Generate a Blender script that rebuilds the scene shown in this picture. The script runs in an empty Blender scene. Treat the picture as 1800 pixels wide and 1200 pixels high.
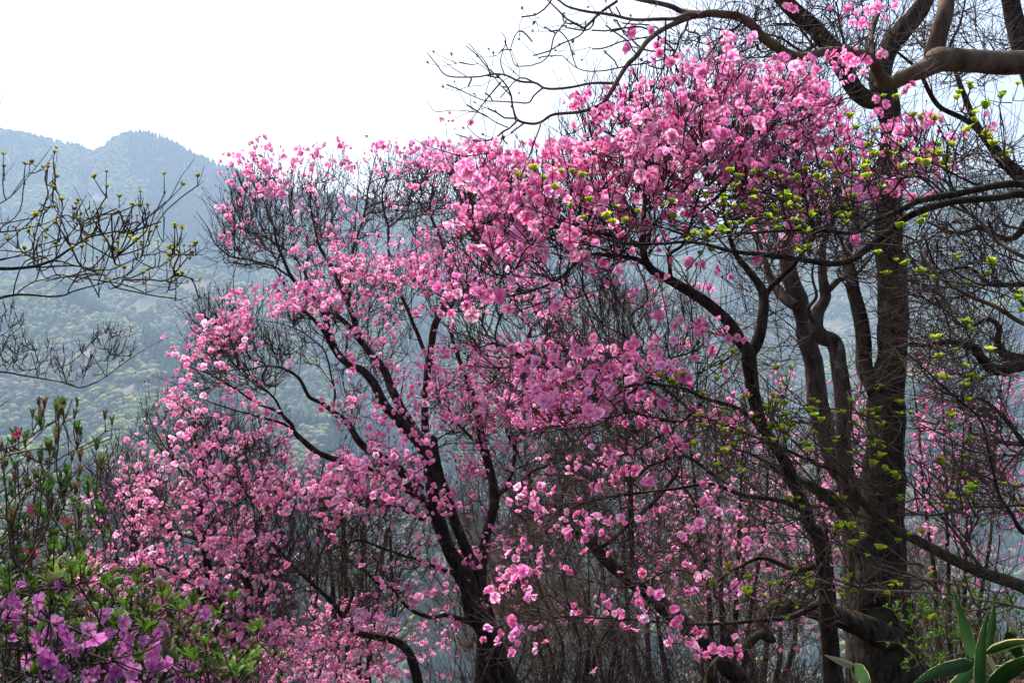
import bpy, math, random
import numpy as np
from mathutils import Vector, Matrix
R = math.radians
rng = np.random.default_rng(11)
random.seed(5)
scene = bpy.context.scene
col = scene.collection

# ------------------------------------------------------------------ camera
EYE = 1.6
F = 1750.0
cd = bpy.data.cameras.new("camera")
cam = bpy.data.objects.new("camera", cd); col.objects.link(cam)
cam.location = (0, 0, EYE); cam.rotation_euler = (R(90), 0, 0)
cd.sensor_width = 36; cd.lens = 35; cd.clip_start = 0.05; cd.clip_end = 30000
scene.camera = cam

# ------------------------------------------------------------------ light
SUN_EL, SUN_AZ = 56, -32            # azimuth from +Y towards +X
w = bpy.data.worlds.new("World"); scene.world = w; w.use_nodes = True
nt = w.node_tree; bg = nt.nodes['Background']
sky = nt.nodes.new('ShaderNodeTexSky'); sky.sky_type = 'NISHITA'; sky.sun_disc = False
sky.sun_elevation = R(SUN_EL); sky.sun_rotation = R(SUN_AZ)
sky.dust_density = 5.0; sky.air_density = .85; sky.ozone_density = .6
nt.links.new(sky.outputs[0], bg.inputs[0]); bg.inputs[1].default_value = 0.15
sd = bpy.data.lights.new("sun", 'SUN'); sd.energy = 3.8; sd.angle = R(2.5); sd.color = (1, .95, .87)
sun = bpy.data.objects.new("sun", sd); col.objects.link(sun)
dv = Vector((math.sin(R(SUN_AZ))*math.cos(R(SUN_EL)), math.cos(R(SUN_AZ))*math.cos(R(SUN_EL)), math.sin(R(SUN_EL))))
sun.rotation_euler = dv.to_track_quat('Z', 'Y').to_euler()
sun.location = (0, 0, 30)
vs = scene.view_settings
vs.view_transform = 'Standard'; vs.look = 'None'; vs.gamma = 1; vs.use_curve_mapping = False
vs.exposure = 1.15
try:
    scene.cycles.max_bounces = 8; scene.cycles.diffuse_bounces = 3; scene.cycles.transmission_bounces = 4
    scene.cycles.volume_bounces = 1; scene.cycles.transparent_max_bounces = 4
except Exception: pass

# ------------------------------------------------------------------ helpers
def U(px, py, D):                      # ray through a pixel of the photo, at depth D
    return np.array([(px-900)/F*D, D, EYE+(600-py)/F*D])

def tag(o, label=None, cat=None, group=None, kind=None):
    if label: o['label'] = label
    if cat: o['category'] = cat
    if group: o['group'] = group
    if kind: o['kind'] = kind
    return o

def mesh_np(name, verts, faces, mat, parent=None, tint=None, smooth=True, uv=None):
    """faces: list of int arrays, each (n,k)"""
    me = bpy.data.meshes.new(name)
    verts = np.ascontiguousarray(verts, dtype=np.float32)
    faces = [np.asarray(f, dtype=np.int32) for f in faces if len(f)]
    me.vertices.add(len(verts)); me.vertices.foreach_set('co', verts.ravel())
    loops = np.concatenate([f.ravel() for f in faces])
    tot = np.concatenate([np.full(len(f), f.shape[1], np.int32) for f in faces])
    start = np.concatenate([[0], np.cumsum(tot)[:-1]]).astype(np.int32)
    me.loops.add(len(loops)); me.loops.foreach_set('vertex_index', loops)
    me.polygons.add(len(tot)); me.polygons.foreach_set('loop_start', start)
    me.polygons.foreach_set('use_smooth', np.full(len(tot), smooth))
    if tint is not None:
        a = me.color_attributes.new('tint', 'FLOAT_COLOR', 'POINT')
        c = np.ones((len(verts), 4), np.float32); c[:, :3] = tint
        a.data.foreach_set('color', c.ravel())
    me.update(calc_edges=True)
    if mat: me.materials.append(mat)
    return link(name, me, parent)

def link(name, me, parent=None):
    o = bpy.data.objects.new(name, me); col.objects.link(o)
    if parent is not None:
        o.parent = parent
        o.matrix_parent_inverse = Matrix.Translation(-Vector(parent.location))
    return o

def root(name, loc):
    o = bpy.data.objects.new(name, None); col.objects.link(o); o.location = loc
    o.empty_display_size = .2
    return o

# value noise, numpy
_perm = rng.random((64, 64, 64)).astype(np.float32)
def vnoise(p):
    p = np.asarray(p, float); i = np.floor(p).astype(int); f = p-i; f = f*f*(3-2*f); i &= 63; j = (i+1) & 63
    def g(a, b, c): return _perm[a, b, c]
    x0, y0, z0 = i[..., 0], i[..., 1], i[..., 2]; x1, y1, z1 = j[..., 0], j[..., 1], j[..., 2]
    fx, fy, fz = f[..., 0], f[..., 1], f[..., 2]
    a = g(x0, y0, z0)*(1-fx)+g(x1, y0, z0)*fx; b = g(x0, y1, z0)*(1-fx)+g(x1, y1, z0)*fx
    c = g(x0, y0, z1)*(1-fx)+g(x1, y0, z1)*fx; d = g(x0, y1, z1)*(1-fx)+g(x1, y1, z1)*fx
    return ((a*(1-fy)+b*fy)*(1-fz)+(c*(1-fy)+d*fy)*fz)*2-1
def fbm(p, o=4):
    p = np.asarray(p, float); s = 0; a = 1
    for k in range(o): s = s+a*vnoise(p*2**k+17.3*k); a *= .5
    return s
def fbm2(x, y, o=4): return fbm(np.stack([x, y, np.zeros_like(x)+3.7], -1), o)

# ------------------------------------------------------------------ materials
def nodes(name):
    m = bpy.data.materials.new(name); m.use_nodes = True
    n = m.node_tree.nodes; b = n['Principled BSDF']
    return m, m.node_tree, n, b
def bark(name, c1, c2, c3=None, scale=30, bump=.4, rough=.9, c3amt=.55, stretch=.35):
    m, t, n, b = nodes(name); L = t.links.new
    tc = n.new('ShaderNodeTexCoord'); mp = n.new('ShaderNodeMapping'); mp.inputs['Scale'].default_value = (1, 1, stretch)
    L(tc.outputs['Object'], mp.inputs[0])
    nz = n.new('ShaderNodeTexNoise'); nz.inputs['Scale'].default_value = scale; nz.inputs['Detail'].default_value = 6
    nz.inputs['Roughness'].default_value = .65; L(mp.outputs[0], nz.inputs['Vector'])
    cr = n.new('ShaderNodeValToRGB'); cr.color_ramp.elements[0].position = .35; cr.color_ramp.elements[1].position = .68
    cr.color_ramp.elements[0].color = (*c1, 1); cr.color_ramp.elements[1].color = (*c2, 1); L(nz.outputs[0], cr.inputs[0])
    out = cr.outputs[0]
    if c3:
        n2 = n.new('ShaderNodeTexNoise'); n2.inputs['Scale'].default_value = scale*.22; n2.inputs['Detail'].default_value = 5
        L(tc.outputs['Object'], n2.inputs['Vector'])
        r2 = n.new('ShaderNodeValToRGB'); r2.color_ramp.elements[0].position = c3amt; r2.color_ramp.elements[1].position = c3amt+.08
        L(n2.outputs[0], r2.inputs[0])
        mx = n.new('ShaderNodeMix'); mx.data_type = 'RGBA'; L(r2.outputs[0], mx.inputs[0]); L(out, mx.inputs[6]); mx.inputs[7].default_value = (*c3, 1)
        out = mx.outputs[2]
    L(out, b.inputs['Base Color']); b.inputs['Roughness'].default_value = rough; b.inputs['Specular IOR Level'].default_value = .1
    bp = n.new('ShaderNodeBump'); bp.inputs['Strength'].default_value = bump; bp.inputs['Distance'].default_value = .02
    L(nz.outputs[0], bp.inputs['Height']); L(bp.outputs[0], b.inputs['Normal'])
    return m
def plain(name, c, rough=.85, spec=.2):
    m, t, n, b = nodes(name)
    nz = n.new('ShaderNodeTexNoise'); nz.inputs['Scale'].default_value = 25
    tc = n.new('ShaderNodeTexCoord'); t.links.new(tc.outputs['Object'], nz.inputs['Vector'])
    cr = n.new('ShaderNodeValToRGB'); cr.color_ramp.elements[0].color = (*[v*.6 for v in c], 1); cr.color_ramp.elements[1].color = (*[min(1, v*1.4) for v in c], 1)
    cr.color_ramp.elements[0].position = .3; cr.color_ramp.elements[1].position = .7
    t.links.new(nz.outputs[0], cr.inputs[0]); t.links.new(cr.outputs[0], b.inputs['Base Color'])
    b.inputs['Roughness'].default_value = rough; b.inputs['Specular IOR Level'].default_value = spec
    return m
def leafy(name, trans=.5, rough=.6, vein=0.0):
    """tint colour attribute, part of the light passes through"""
    m, t, n, b = nodes(name); L = t.links.new
    at = n.new('ShaderNodeAttribute'); at.attribute_name = 'tint'
    L(at.outputs['Color'], b.inputs['Base Color']); b.inputs['Roughness'].default_value = rough
    b.inputs['Specular IOR Level'].default_value = .08
    tr = n.new('ShaderNodeBsdfTranslucent'); L(at.outputs['Color'], tr.inputs[0])
    mx = n.new('ShaderNodeMixShader'); mx.inputs[0].default_value = trans
    L(b.outputs[0], mx.inputs[1]); L(tr.outputs[0], mx.inputs[2]); L(mx.outputs[0], n['Material Output'].inputs[0])
    return m

M_dark = bark('bark_dark', (.008, .006, .005), (.062, .045, .034), (.11, .10, .08), 34, .8, c3amt=.62)
M_moss = bark('bark_mossy', (.006, .005, .004), (.075, .058, .040), (.055, .055, .026), 30, 1.0, c3amt=.58, stretch=.45)
M_brown = bark('bark_brown', (.045, .029, .019), (.16, .115, .075), (.085, .09, .035), 11, .5, rough=.8, c3amt=.55)
M_pinkb = bark('bark_pinkish', (.03, .021, .017), (.12, .085, .068), (.20, .18, .15), 26, 1.0, c3amt=.63)
M_kb = bark('bark_umber', (.022, .015, .010), (.09, .065, .045), (.16, .15, .12), 36, .7, c3amt=.64)
M_twigd = plain('twig_dark', (.036, .022, .018))
M_twigb = plain('twig_brown', (.062, .038, .028))
M_twigg = plain('twig_grey', (.16, .135, .11))
M_petal = leafy('petal_pink', .58, .8)
M_purple = leafy('petal_purple', .45, .5)
M_bud = leafy('bud_scale', .15, .5)
M_young = leafy('young_leaf', .45, .5)
M_leaf = leafy('green_leaf', .35, .42)
M_canopy = leafy('canopy', .0, 1.0)

# ------------------------------------------------------------------ terrain
def ground_z(x, y):
    x = np.asarray(x, float); y = np.asarray(y, float)
    z = np.interp(y, [-40, -6, 0, 3, 8, 12, 16, 22, 60, 480, 600], [5, .8, 0, -.35, -1.45, -2.8, -4.5, -8.6, -38, -392, -400])
    s = np.clip((y+4)/12, 0, 1)*np.clip(1-(y-30)/200, 0, 1)
    z = z-s*.22*np.clip(-x, 0, 40)+s*.05*np.clip(x, 0, 40)
    return z+.10*fbm2(x*.9, y*.9, 4)+.03*fbm2(x*5, y*5, 2)
gx = np.concatenate([-np.geomspace(1600, 14, 40), np.linspace(-13.5, 13.5, 150), np.geomspace(14, 1600, 40)])
gy = np.concatenate([np.linspace(-40, -3, 14), np.linspace(-2.5, 22, 150), np.geomspace(22.6, 600, 60)])
def grid_faces(nx, ny):
    i = np.arange((nx-1)*(ny-1)); r = i//(nx-1); c = i % (nx-1); a = r*nx+c
    return np.stack([a, a+1, a+1+nx, a+nx], 1)
X, Y = np.meshgrid(gx, gy)
m, t, n, b = nodes('forest_floor'); L = t.links.new
tc = n.new('ShaderNodeTexCoord')
nz = n.new('ShaderNodeTexNoise'); nz.inputs['Scale'].default_value = 14; nz.inputs['Detail'].default_value = 8; nz.inputs['Roughness'].default_value = .7
L(tc.outputs['Object'], nz.inputs['Vector'])
cr = n.new('ShaderNodeValToRGB'); e = cr.color_ramp.elements
e[0].position = .35; e[0].color = (.022, .017, .011, 1); e[1].position = .7; e[1].color = (.05, .038, .022, 1)
e2 = e.new(.5); e2.color = (.05, .045, .022, 1)
L(nz.outputs[0], cr.inputs[0]); L(cr.outputs[0], b.inputs['Base Color']); b.inputs['Roughness'].default_value = 1
bp = n.new('ShaderNodeBump'); bp.inputs['Distance'].default_value = .06; L(nz.outputs[0], bp.inputs['Height']); L(bp.outputs[0], b.inputs['Normal'])
g = mesh_np('ground', np.stack([X.ravel(), Y.ravel(), ground_z(X, Y).ravel()], 1), [grid_faces(len(gx), len(gy))], m)
tag(g, 'steep forest floor of leaf litter falling away under the trees', 'ground', kind='structure')

SKX = [-900, -300, 0, 40, 90, 130, 160, 178, 200, 228, 262, 300, 345, 400, 500, 700, 900, 1100, 1300, 1500, 1700, 2000, 2700]
SKY = [150, 200, 220, 229, 241, 250, 263, 256, 236, 226, 229, 243, 268, 292, 330, 352, 335, 352, 395, 352, 300, 270, 240]
SPURS = [
 [(40, 300, 2420), (150, 345, 2200), (240, 390, 2000), (330, 440, 1800), (400, 490, 1680), (470, 560, 1560), (600, 680, 1380)],
 [(-300, 430, 1900), (-60, 470, 1650), (90, 505, 1500), (180, 540, 1400), (250, 600, 1240), (300, 690, 1080), (400, 860, 900)],
 [(-400, 620, 1250), (-100, 690, 1080), (40, 745, 960), (130, 830, 850), (220, 960, 740)],
 [(300, 290, 2550), (390, 380, 2300), (520, 470, 2100), (700, 520, 1850), (860, 640, 1600), (1000, 800, 1300)],
 [(420, 700, 1300), (560, 720, 1150), (700, 800, 1000), (800, 930, 850)],
 [(1000, 360, 2500), (1120, 460, 2200), (1300, 560, 1900), (1500, 700, 1500)],
 [(2100, 300, 2300), (1900, 420, 2000), (1700, 560, 1700), (1560, 700, 1400)]]
def terrain(x, y):
    px = 900+F*x/np.maximum(y, 50)
    zr = EYE+(600-np.interp(px, SKX, SKY))/F*2600-12
    t_ = np.clip((y-480)/(2600-480), 0, 1)
    z = -400+(zr+400)*t_**1.5
    for s in SPURS:
        P = np.array([U(*q) for q in s]); best = np.full(x.shape, -1e9)
        for a, b_ in zip(P[:-1], P[1:]):
            d = b_[:2]-a[:2]; tt = np.clip(((x-a[0])*d[0]+(y-a[1])*d[1])/(d@d), 0, 1)
            dist = np.hypot(x-a[0]-tt*d[0], y-a[1]-tt*d[1])
            zz = a[2]+tt*(b_[2]-a[2])-np.sqrt((dist*.80)**2+18**2)+18-6
            best = np.maximum(best, zz)
        z = np.maximum(z, best)
    k = np.clip((y-500)/500, 0, 1)*np.clip((2650-y)/250, 0.15, 1)
    z = z+k*(26*fbm2(x/260, y/260, 4)-14*np.abs(fbm2(x/120+9, y/120, 2)))
    return np.where(y > 2600, z-(y-2600)*.7, z)
ys = np.concatenate([np.linspace(470, 1300, 110), np.linspace(1308, 2750, 150)])
tx = np.linspace(-.95, .95, 320)
Y, TX = np.meshgrid(ys, tx, indexing='ij'); X = TX*Y
Z = terrain(X, Y)
m, t, n, b = nodes('mountain_soil'); L = t.links.new
tc = n.new('ShaderNodeTexCoord'); nz = n.new('ShaderNodeTexNoise'); nz.inputs['Scale'].default_value = .02; nz.inputs['Detail'].default_value = 8
L(tc.outputs['Object'], nz.inputs['Vector']); cr = n.new('ShaderNodeValToRGB'); e = cr.color_ramp.elements
e[0].position = .4; e[0].color = (.035, .05, .03, 1); e[1].position = .65; e[1].color = (.17, .13, .09, 1)
L(nz.outputs[0], cr.inputs[0]); L(cr.outputs[0], b.inputs['Base Color']); b.inputs['Roughness'].default_value = 1
g = mesh_np('mountain', np.stack([X.ravel(), Y.ravel(), Z.ravel()], 1), [grid_faces(len(tx), len(ys))], m)
tag(g, 'hazy blue forested mountain ridges across the valley', 'mountain', kind='structure')

# forest on the mountains
def ico(sub):
    import bmesh
    bm = bmesh.new(); bmesh.ops.create_icosphere(bm, subdivisions=sub, radius=1)
    v = np.array([q.co[:] for q in bm.verts]); f = np.array([[q.index for q in p.verts] for p in bm.faces]); bm.free()
    return v, f
def scatter(V, Fs, pos, Rm, sc, tints, vt=None):
    """copies of (V,F) as arrays: pos (n,3), Rm (n,3,3) or None, sc (n,) or (n,3)"""
    nv = len(V); n_ = len(pos)
    P = V[None]*(sc[:, None, None] if sc.ndim == 1 else sc[:, None, :])
    if Rm is not None: P = np.einsum('nij,nvj->nvi', Rm, P)
    P = P+pos[:, None]
    f = [(q[None]+(np.arange(n_)*nv)[:, None, None]).reshape(-1, q.shape[1]) for q in Fs]
    T = np.repeat(tints[:, None], nv, 1)
    if vt is not None: T = T*vt[None]
    return P.reshape(-1, 3), f, T.reshape(-1, 3)
def join(parts):
    Vs, Ts, FF = [], [], {}; off = 0
    for V, fs, T in parts:
        Vs.append(V); Ts.append(T)
        for q in fs: FF.setdefault(q.shape[1], []).append(q+off)
        off += len(V)
    return np.concatenate(Vs), [np.concatenate(v) for v in FF.values()], np.concatenate(Ts)
N = 110000
Ds = np.sqrt(rng.uniform(640**2, 2660**2, N)); txs = rng.uniform(-.62, .62, N)
xs = Ds*txs; yy = Ds
dx = 8.0
slope_l = terrain(xs+dx, yy)-terrain(xs-dx, yy)
zt = terrain(xs, yy)
kn = 1.3*fbm2(xs/190+5, yy/190, 4)+.9*np.clip(-slope_l/9, -1, 1)  # noise cedar stands, plus ridge shading put into tree colour on right-falling slopes
clear = fbm2(xs/90+40, yy/60+3, 3)
# bare clearings below the second spur
cl = np.exp(-(((900+F*xs/yy)-235)/38)**2-(((600-F*(zt-EYE)/yy)-690)/26)**2)
keep = (clear < .78) & (cl < .7)
xs, yy, zt, kn = xs[keep], yy[keep], zt[keep], kn[keep]; N = len(xs)
cedar = kn+rng.normal(0, .12, N) > .12
yel = fbm2(xs/60+70, yy/60, 2)
pal = np.array([[.11, .15, .04], [.18, .21, .06], [.06, .09, .03], [.16, .14, .09], [.13, .12, .09]])
ci = np.clip(((yel+1)*2.2+rng.normal(0, .7, N)).astype(int), 0, 4)
tc_ = pal[ci]*rng.uniform(.8, 1.2, (N, 1))
tc_[cedar] = np.array([.016, .034, .018])*rng.uniform(.75, 1.3, (cedar.sum(), 1))
parts = []
v1, f1 = ico(1); v2, f2 = ico(2)
for k in range(4):
    near = (~cedar) & (yy < 1350) & (np.arange(N) % 4 == k); far = (~cedar) & (yy >= 1350) & (np.arange(N) % 4 == k)
    vv = v2*(1+.33*vnoise(v2*2.1+k*7)[:, None]); va = v1*(1+.3*vnoise(v1*1.7+k*9)[:, None])
    for sel, V_, F_ in ((near, vv, f2 if True else 0), (far, va, f1)):
        idx = np.where(sel)[0]; n_ = len(idx)
        if not n_: continue
        s = rng.uniform(2.3, 5.4, n_); sc = np.stack([s*rng.uniform(.85, 1.2, n_), s, s*rng.uniform(.8, 1.05, n_)], 1)
        pos = np.stack([xs[idx], yy[idx], zt[idx]+s*.7+2], 1)
        parts.append(scatter(V_, [F_], pos, None, sc, tc_[idx]))
a = np.arange(6)*math.pi/3
cone = np.concatenate([np.stack([np.cos(a), np.sin(a), a*0-.1], 1), np.stack([.62*np.cos(a+.5), .62*np.sin(a+.5), a*0+.45], 1), [[0, 0, 1.15]]])
cf = np.array([[i, (i+1) % 6, 6+(i+1) % 6] for i in range(6)]+[[i, 6+(i+1) % 6, 6+i] for i in range(6)]+[[6+i, 6+(i+1) % 6, 12] for i in range(6)])
idx = np.where(cedar)[0]; s = rng.uniform(2.2, 3.8, len(idx))
parts.append(scatter(cone, [cf], np.stack([xs[idx], yy[idx], zt[idx]], 1), None, np.stack([s, s, s*rng.uniform(3.2, 5, len(idx))], 1), tc_[idx]))
V, Fs, T = join(parts)
o = mesh_np('distant_forest', V, Fs, M_canopy, tint=T)
tag(o, 'mixed wood of fresh green and dark cedar crowns covering the far mountainside', 'forest', kind='stuff')

# ------------------------------------------------------------------ tube builder
def resample(P, r, k=4, wig=0.0):
    """catmull-rom through P with k steps a span"""
    P = np.asarray(P, float); r = np.asarray(r, float); n_ = len(P)
    if n_ < 2: return P, r
    Q = np.concatenate([[2*P[0]-P[1]], P, [2*P[-1]-P[-2]]])
    t = np.linspace(0, 1, k, endpoint=False)[None, :, None]
    a, b, c, d = (Q[i:i+n_-1][:, None] for i in range(4))
    out = .5*((2*b)+(-a+c)*t+(2*a-5*b+4*c-d)*t**2+(-a+3*b-3*c+d)*t**3)
    out = np.concatenate([out.reshape(-1, 3), P[-1:]])
    rr = (r[:-1, None]*(1-t[..., 0])+r[1:, None]*t[..., 0]).ravel(); rr = np.append(rr, r[-1])
    if wig:
        w_ = np.stack([vnoise(out*9+q*31) for q in range(3)], 1)*wig
        w_[0] = 0; out = out+w_
    return out, rr
def tubes(chains, sides, rough=0.0):
    """chains: list of (pts, rad) -> verts, quad faces"""
    P = np.concatenate([c[0] for c in chains]); r = np.concatenate([c[1] for c in chains])
    ln = np.array([len(c[0]) for c in chains]); st = np.concatenate([[0], np.cumsum(ln)[:-1]])
    first = np.zeros(len(P), bool); first[st] = True; last = np.zeros(len(P), bool); last[st+ln-1] = True
    nx = np.roll(P, -1, 0); pv = np.roll(P, 1, 0); nx[last] = P[last]; pv[first] = P[first]
    T_ = nx-pv; T_ /= np.linalg.norm(T_, axis=1)[:, None]+1e-12
    D_ = P[st+ln-1]-P[st]; ref = np.zeros((len(chains), 3)); ref[np.arange(len(chains)), np.argmin(np.abs(D_), 1)] = 1
    ref = np.repeat(ref, ln, 0)
    A = np.cross(T_, ref); A /= np.linalg.norm(A, axis=1)[:, None]+1e-9; B = np.cross(T_, A)
    th = np.arange(sides)*2*math.pi/sides
    rad = r[:, None]
    if rough:
        rad = rad*(1+rough*vnoise(np.stack([P[:, None, 0]*6+np.cos(th)*1.3, P[:, None, 1]*6+np.sin(th)*1.3, P[:, None, 2]*6+0*th], -1)))
        rad = rad*(1+rough*.5*vnoise(np.stack([P[:, None, 0]*19+np.cos(th)*2.3, P[:, None, 1]*19+np.sin(th)*2.3, P[:, None, 2]*19+0*th], -1)))
    V = P[:, None]+rad[..., None]*(np.cos(th)[None, :, None]*A[:, None]+np.sin(th)[None, :, None]*B[:, None])
    i = np.where(~last)[0]; j = np.arange(sides); j2 = (j+1) % sides
    a_ = i[:, None]*sides
    q = np.stack([a_+j, a_+j2, a_+sides+j2, a_+sides+j], -1).reshape(-1, 4)
    return V.reshape(-1, 3), q

def unit(v): return v/(np.linalg.norm(v, axis=-1, keepdims=True)+1e-12)
def cells(spec, k, pw=1.0):
    """spec lines 'y x digits': digit = how many clusters per 50 px cell; -> (n,2) px points"""
    out = []
    for ln in spec.strip().splitlines():
        y, x, ds = ln.split(); y = float(y); x = float(x)
        for c, d in enumerate(ds):
            if d == '0': continue
            n_ = rng.poisson(9*(int(d)/9)**pw*k)
            out.append(np.stack([x+50*c+rng.uniform(0, 50, n_), y+rng.uniform(0, 50, n_)], 1))
    return np.concatenate(out)
def ell(lst):
    out = []
    for cx, cy, rx, ry, n_ in lst:
        a = rng.uniform(0, 2*math.pi, n_); q = np.sqrt(rng.random(n_))
        out.append(np.stack([cx+rx*q*np.cos(a), cy+ry*q*np.sin(a)], 1))
    return np.concatenate(out)

class Tree:
    def __init__(s, name, label, cat, base, group=None, bark_m=None, twig_m=None, spread=.6, up=(0, 0, 1), out_c=None, rtip=.0014):
        s.root = root(name, base); tag(s.root, label, cat, group)
        s.P = []; s.D = []; s.R = []; s.PL = []; s.px = []
        s.bark = bark_m or M_dark; s.twm = twig_m or M_twigd; s.spread = spread; s.up = np.array(up, float)
        s.base = np.array(base, float); s.rtip = rtip; s.len0 = 0
        s.chains = []; s.tips = []; s.thick = 1.0; s.exact = False; s.flow = None
    def limb(s, pts, d0, d1, name='branch', sides=10, rough=.10, world=None, mat=None, pl=0, seed=True, k=6, wig=.006):
        """pts (px,py,rpx) from thick to thin; depth runs d0 -> d1; world: 3-D points (x,y,z,r) before them"""
        q = np.array(pts, float); n_ = len(q)
        L_ = np.concatenate([[0], np.cumsum(np.hypot(*np.diff(q[:, :2], axis=0).T))]); L_ /= max(L_[-1], 1e-6)
        D = d0+(d1-d0)*L_+(.05*np.sin(L_*9+q[0, 0]) if n_ > 3 else 0)
        P = np.array([U(a, b, d) for (a, b), d in zip(q[:, :2], D)]); rp = q[:, 2]
        if not s.exact: rp = np.where(rp < 9, rp*(.45+.55*rp/9), rp)
        r = rp/F*D*s.thick
        if world is not None:
            W = np.array(world, float); P = np.concatenate([W[:, :3], P]); r = np.concatenate([W[:, 3], r])
        P, r = resample(P, r, k, wig)
        V, qf = tubes([(P, r)], sides, rough)
        # closed end caps
        c0 = len(V); V = np.concatenate([V, P[:1], P[-1:]+unit(P[-1:]-P[-2:-1])*r[-1]])
        j = np.arange(sides); j2 = (j+1) % sides; e0 = (len(P)-1)*sides
        tri = np.concatenate([np.stack([j2, j, j*0+c0], 1), np.stack([e0+j, e0+j2, j*0+c0+1], 1)])
        o = mesh_np(name, V, [qf, tri], mat or s.bark, s.root)
        if seed:
            T_ = unit(np.gradient(P, axis=0))
            seg = np.linalg.norm(np.diff(P, axis=0), axis=1).cumsum()
            s.P.append(P); s.D.append(T_); s.R.append(r); s.PL.append(pl+np.concatenate([[0], seg]))
            s.px.append(np.stack([900+F*P[:, 0]/P[:, 1], 600-F*(P[:, 2]-EYE)/P[:, 1]], 1))
        return o
    def place(s, pp, jit=None, back=0.0):
        """pixel points -> 3-D near the depth of the nearest limb"""
        PX = np.concatenate(s.px); PP = np.concatenate(s.P)
        out = np.zeros((len(pp), 3)); sp = s.spread if jit is None else jit
        for i, (a, b) in enumerate(pp):
            d2 = (PX[:, 0]-a)**2+(PX[:, 1]-b)**2; j = np.argmin(d2+rng.uniform(0, 900, len(d2)))
            D = PP[j, 1]+rng.normal(0, sp)+back
            out[i] = U(a, b, max(D, 1.2))
        return out
    def grow(s, T, bf=.22, ka=1.1, kb=.9):
        """minimum spanning tree from the limbs through the target points T"""
        SP = np.concatenate(s.P); SD = np.concatenate(s.D); SR = np.concatenate(s.R); SL = np.concatenate(s.PL)
        n_ = len(T); cen = SP.mean(0)
        pref = unit(T-cen)*.8+s.up*.75
        if s.flow is not None: pref = np.tile(np.array(s.flow, float), (n_, 1))
        pref = unit(pref)
        bc = np.full(n_, 1e9); bp = np.zeros(n_, int)
        for st in range(0, len(SP), 400):
            v = T[None]-SP[st:st+400, None]; d = np.linalg.norm(v, axis=2)+1e-9
            cs = (v*pref[None]).sum(2)/d; cd_ = (v*SD[st:st+400, None]).sum(2)/d
            c = d*(1+ka*(1-cs)+.35*kb*(1-cd_))+.02
            m_ = c.argmin(0); mc = c.min(0); up_ = mc < bc; bc[up_] = mc[up_]; bp[up_] = -(m_[up_]+st)-1
        path = np.zeros(n_); dr = np.zeros((n_, 3)); done = np.zeros(n_, bool); par = np.zeros(n_, int); order = []
        nch = np.zeros(n_, int)
        cost = bc.copy()
        for _ in range(n_):
            j = int(np.argmin(cost)); p = bp[j]; par[j] = p; done[j] = True; cost[j] = 1e12; order.append(j)
            pp_ = SP[-p-1] if p < 0 else T[p]; v = T[j]-pp_; L_ = np.linalg.norm(v); dr[j] = v/(L_+1e-9)
            path[j] = (0 if p < 0 else path[p])+L_
            w_ = T-T[j]; d = np.linalg.norm(w_, axis=1)+1e-9
            c = d*(1+ka*(1-(w_*pref).sum(1)/d)+kb*(1-(w_@dr[j])/d))+bf*path[j]
            u_ = (c < cost) & (~done); cost[u_] = c[u_]; bp[u_] = j
        leaves = np.zeros(n_); kids = [[] for _ in range(n_)]; tops = []
        for j in order[::-1]:
            if leaves[j] == 0: leaves[j] = 1
            if par[j] >= 0: leaves[par[j]] += leaves[j]
        for j in order:
            (kids[par[j]] if par[j] >= 0 else tops).append(j)
        rad = s.rtip*(leaves+1)**.46*1.25
        todo = [(j, -par[j]-1, True) for j in tops]
        while todo:
            j, p, seed = todo.pop()
            if seed: c = [SP[p]]; rr = [min(rad[j]*1.1, SR[p])]
            else: c = [T[p]]; rr = [min(rad[j]*1.1, rad[p])]
            while True:
                c.append(T[j]); rr.append(rad[j])
                if not kids[j]: break
                ks = sorted(kids[j], key=lambda q: -leaves[q])
                for q in ks[1:]: todo.append((q, j, False))
                j = ks[0]
            s.chains.append(resample(c, rr, 3, .012))
        s.T = T; s.Tdir = dr; s.Trad = rad
        return T, dr
    def spurs(s, per=2.0, length=.2, upk=.6, jit=.33, r=None, curve=.3, gk=None):
        """short end twigs from every grown node"""
        T, dr = s.T, s.Tdir; n_ = rng.poisson(per, len(T)); i = np.repeat(np.arange(len(T)), n_)
        d = unit(dr[i]+rng.normal(0, jit, (len(i), 3))+s.up*upk)
        d2 = unit(d+s.up*curve+rng.normal(0, .25, d.shape))
        L_ = length*rng.uniform(.45, 1.25, len(i))[:, None]; a = T[i]
        p1 = a+d*L_*.5; p2 = p1+d2*L_*.5
        r0 = (r or s.rtip)*1.15
        C = np.stack([a, p1, p2], 1)
        s.chains += [(C[q], np.array([r0, r0*.9, r0*.7])) for q in range(len(C))]
        s.tips.append((p2, d2)); return p2, d2
    def attach(s, tips, r=None, bend=.25):
        """stalks from the nearest grown node to each given tip"""
        T = s.T; outd = np.zeros_like(tips)
        SP = np.concatenate(s.P)[::3]; A = np.concatenate([T, SP])
        r0 = (r or s.rtip)*1.25
        for st in range(0, len(tips), 300):
            v = tips[st:st+300, None]-A[None]; d = np.linalg.norm(v, axis=2)+1e-9
            c = d*(1+.45*(1-(v@s.up)/d)); j = c.argmin(1)
            for q, jj in enumerate(j):
                a = A[jj]; b = tips[st+q]; Lg = np.linalg.norm(b-a)
                mid = (a+b)/2-s.up*Lg*.12+rng.normal(0, .06, 3)*Lg
                P, rr = resample([a, mid, b], [r0*1.3, r0, r0*.7], 2)
                s.chains.append((P, rr)); outd[st+q] = unit(b-mid)
        return outd
    def flush(s, name='twigs', mat=None, sides=4):
        ch = [c for c in s.chains if len(c[0]) > 1]
        V, q = tubes(ch, sides)
        o = mesh_np(name, V, [q], mat or s.twm, s.root); o['kind'] = 'stuff'; s.chains = []
        return o

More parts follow.
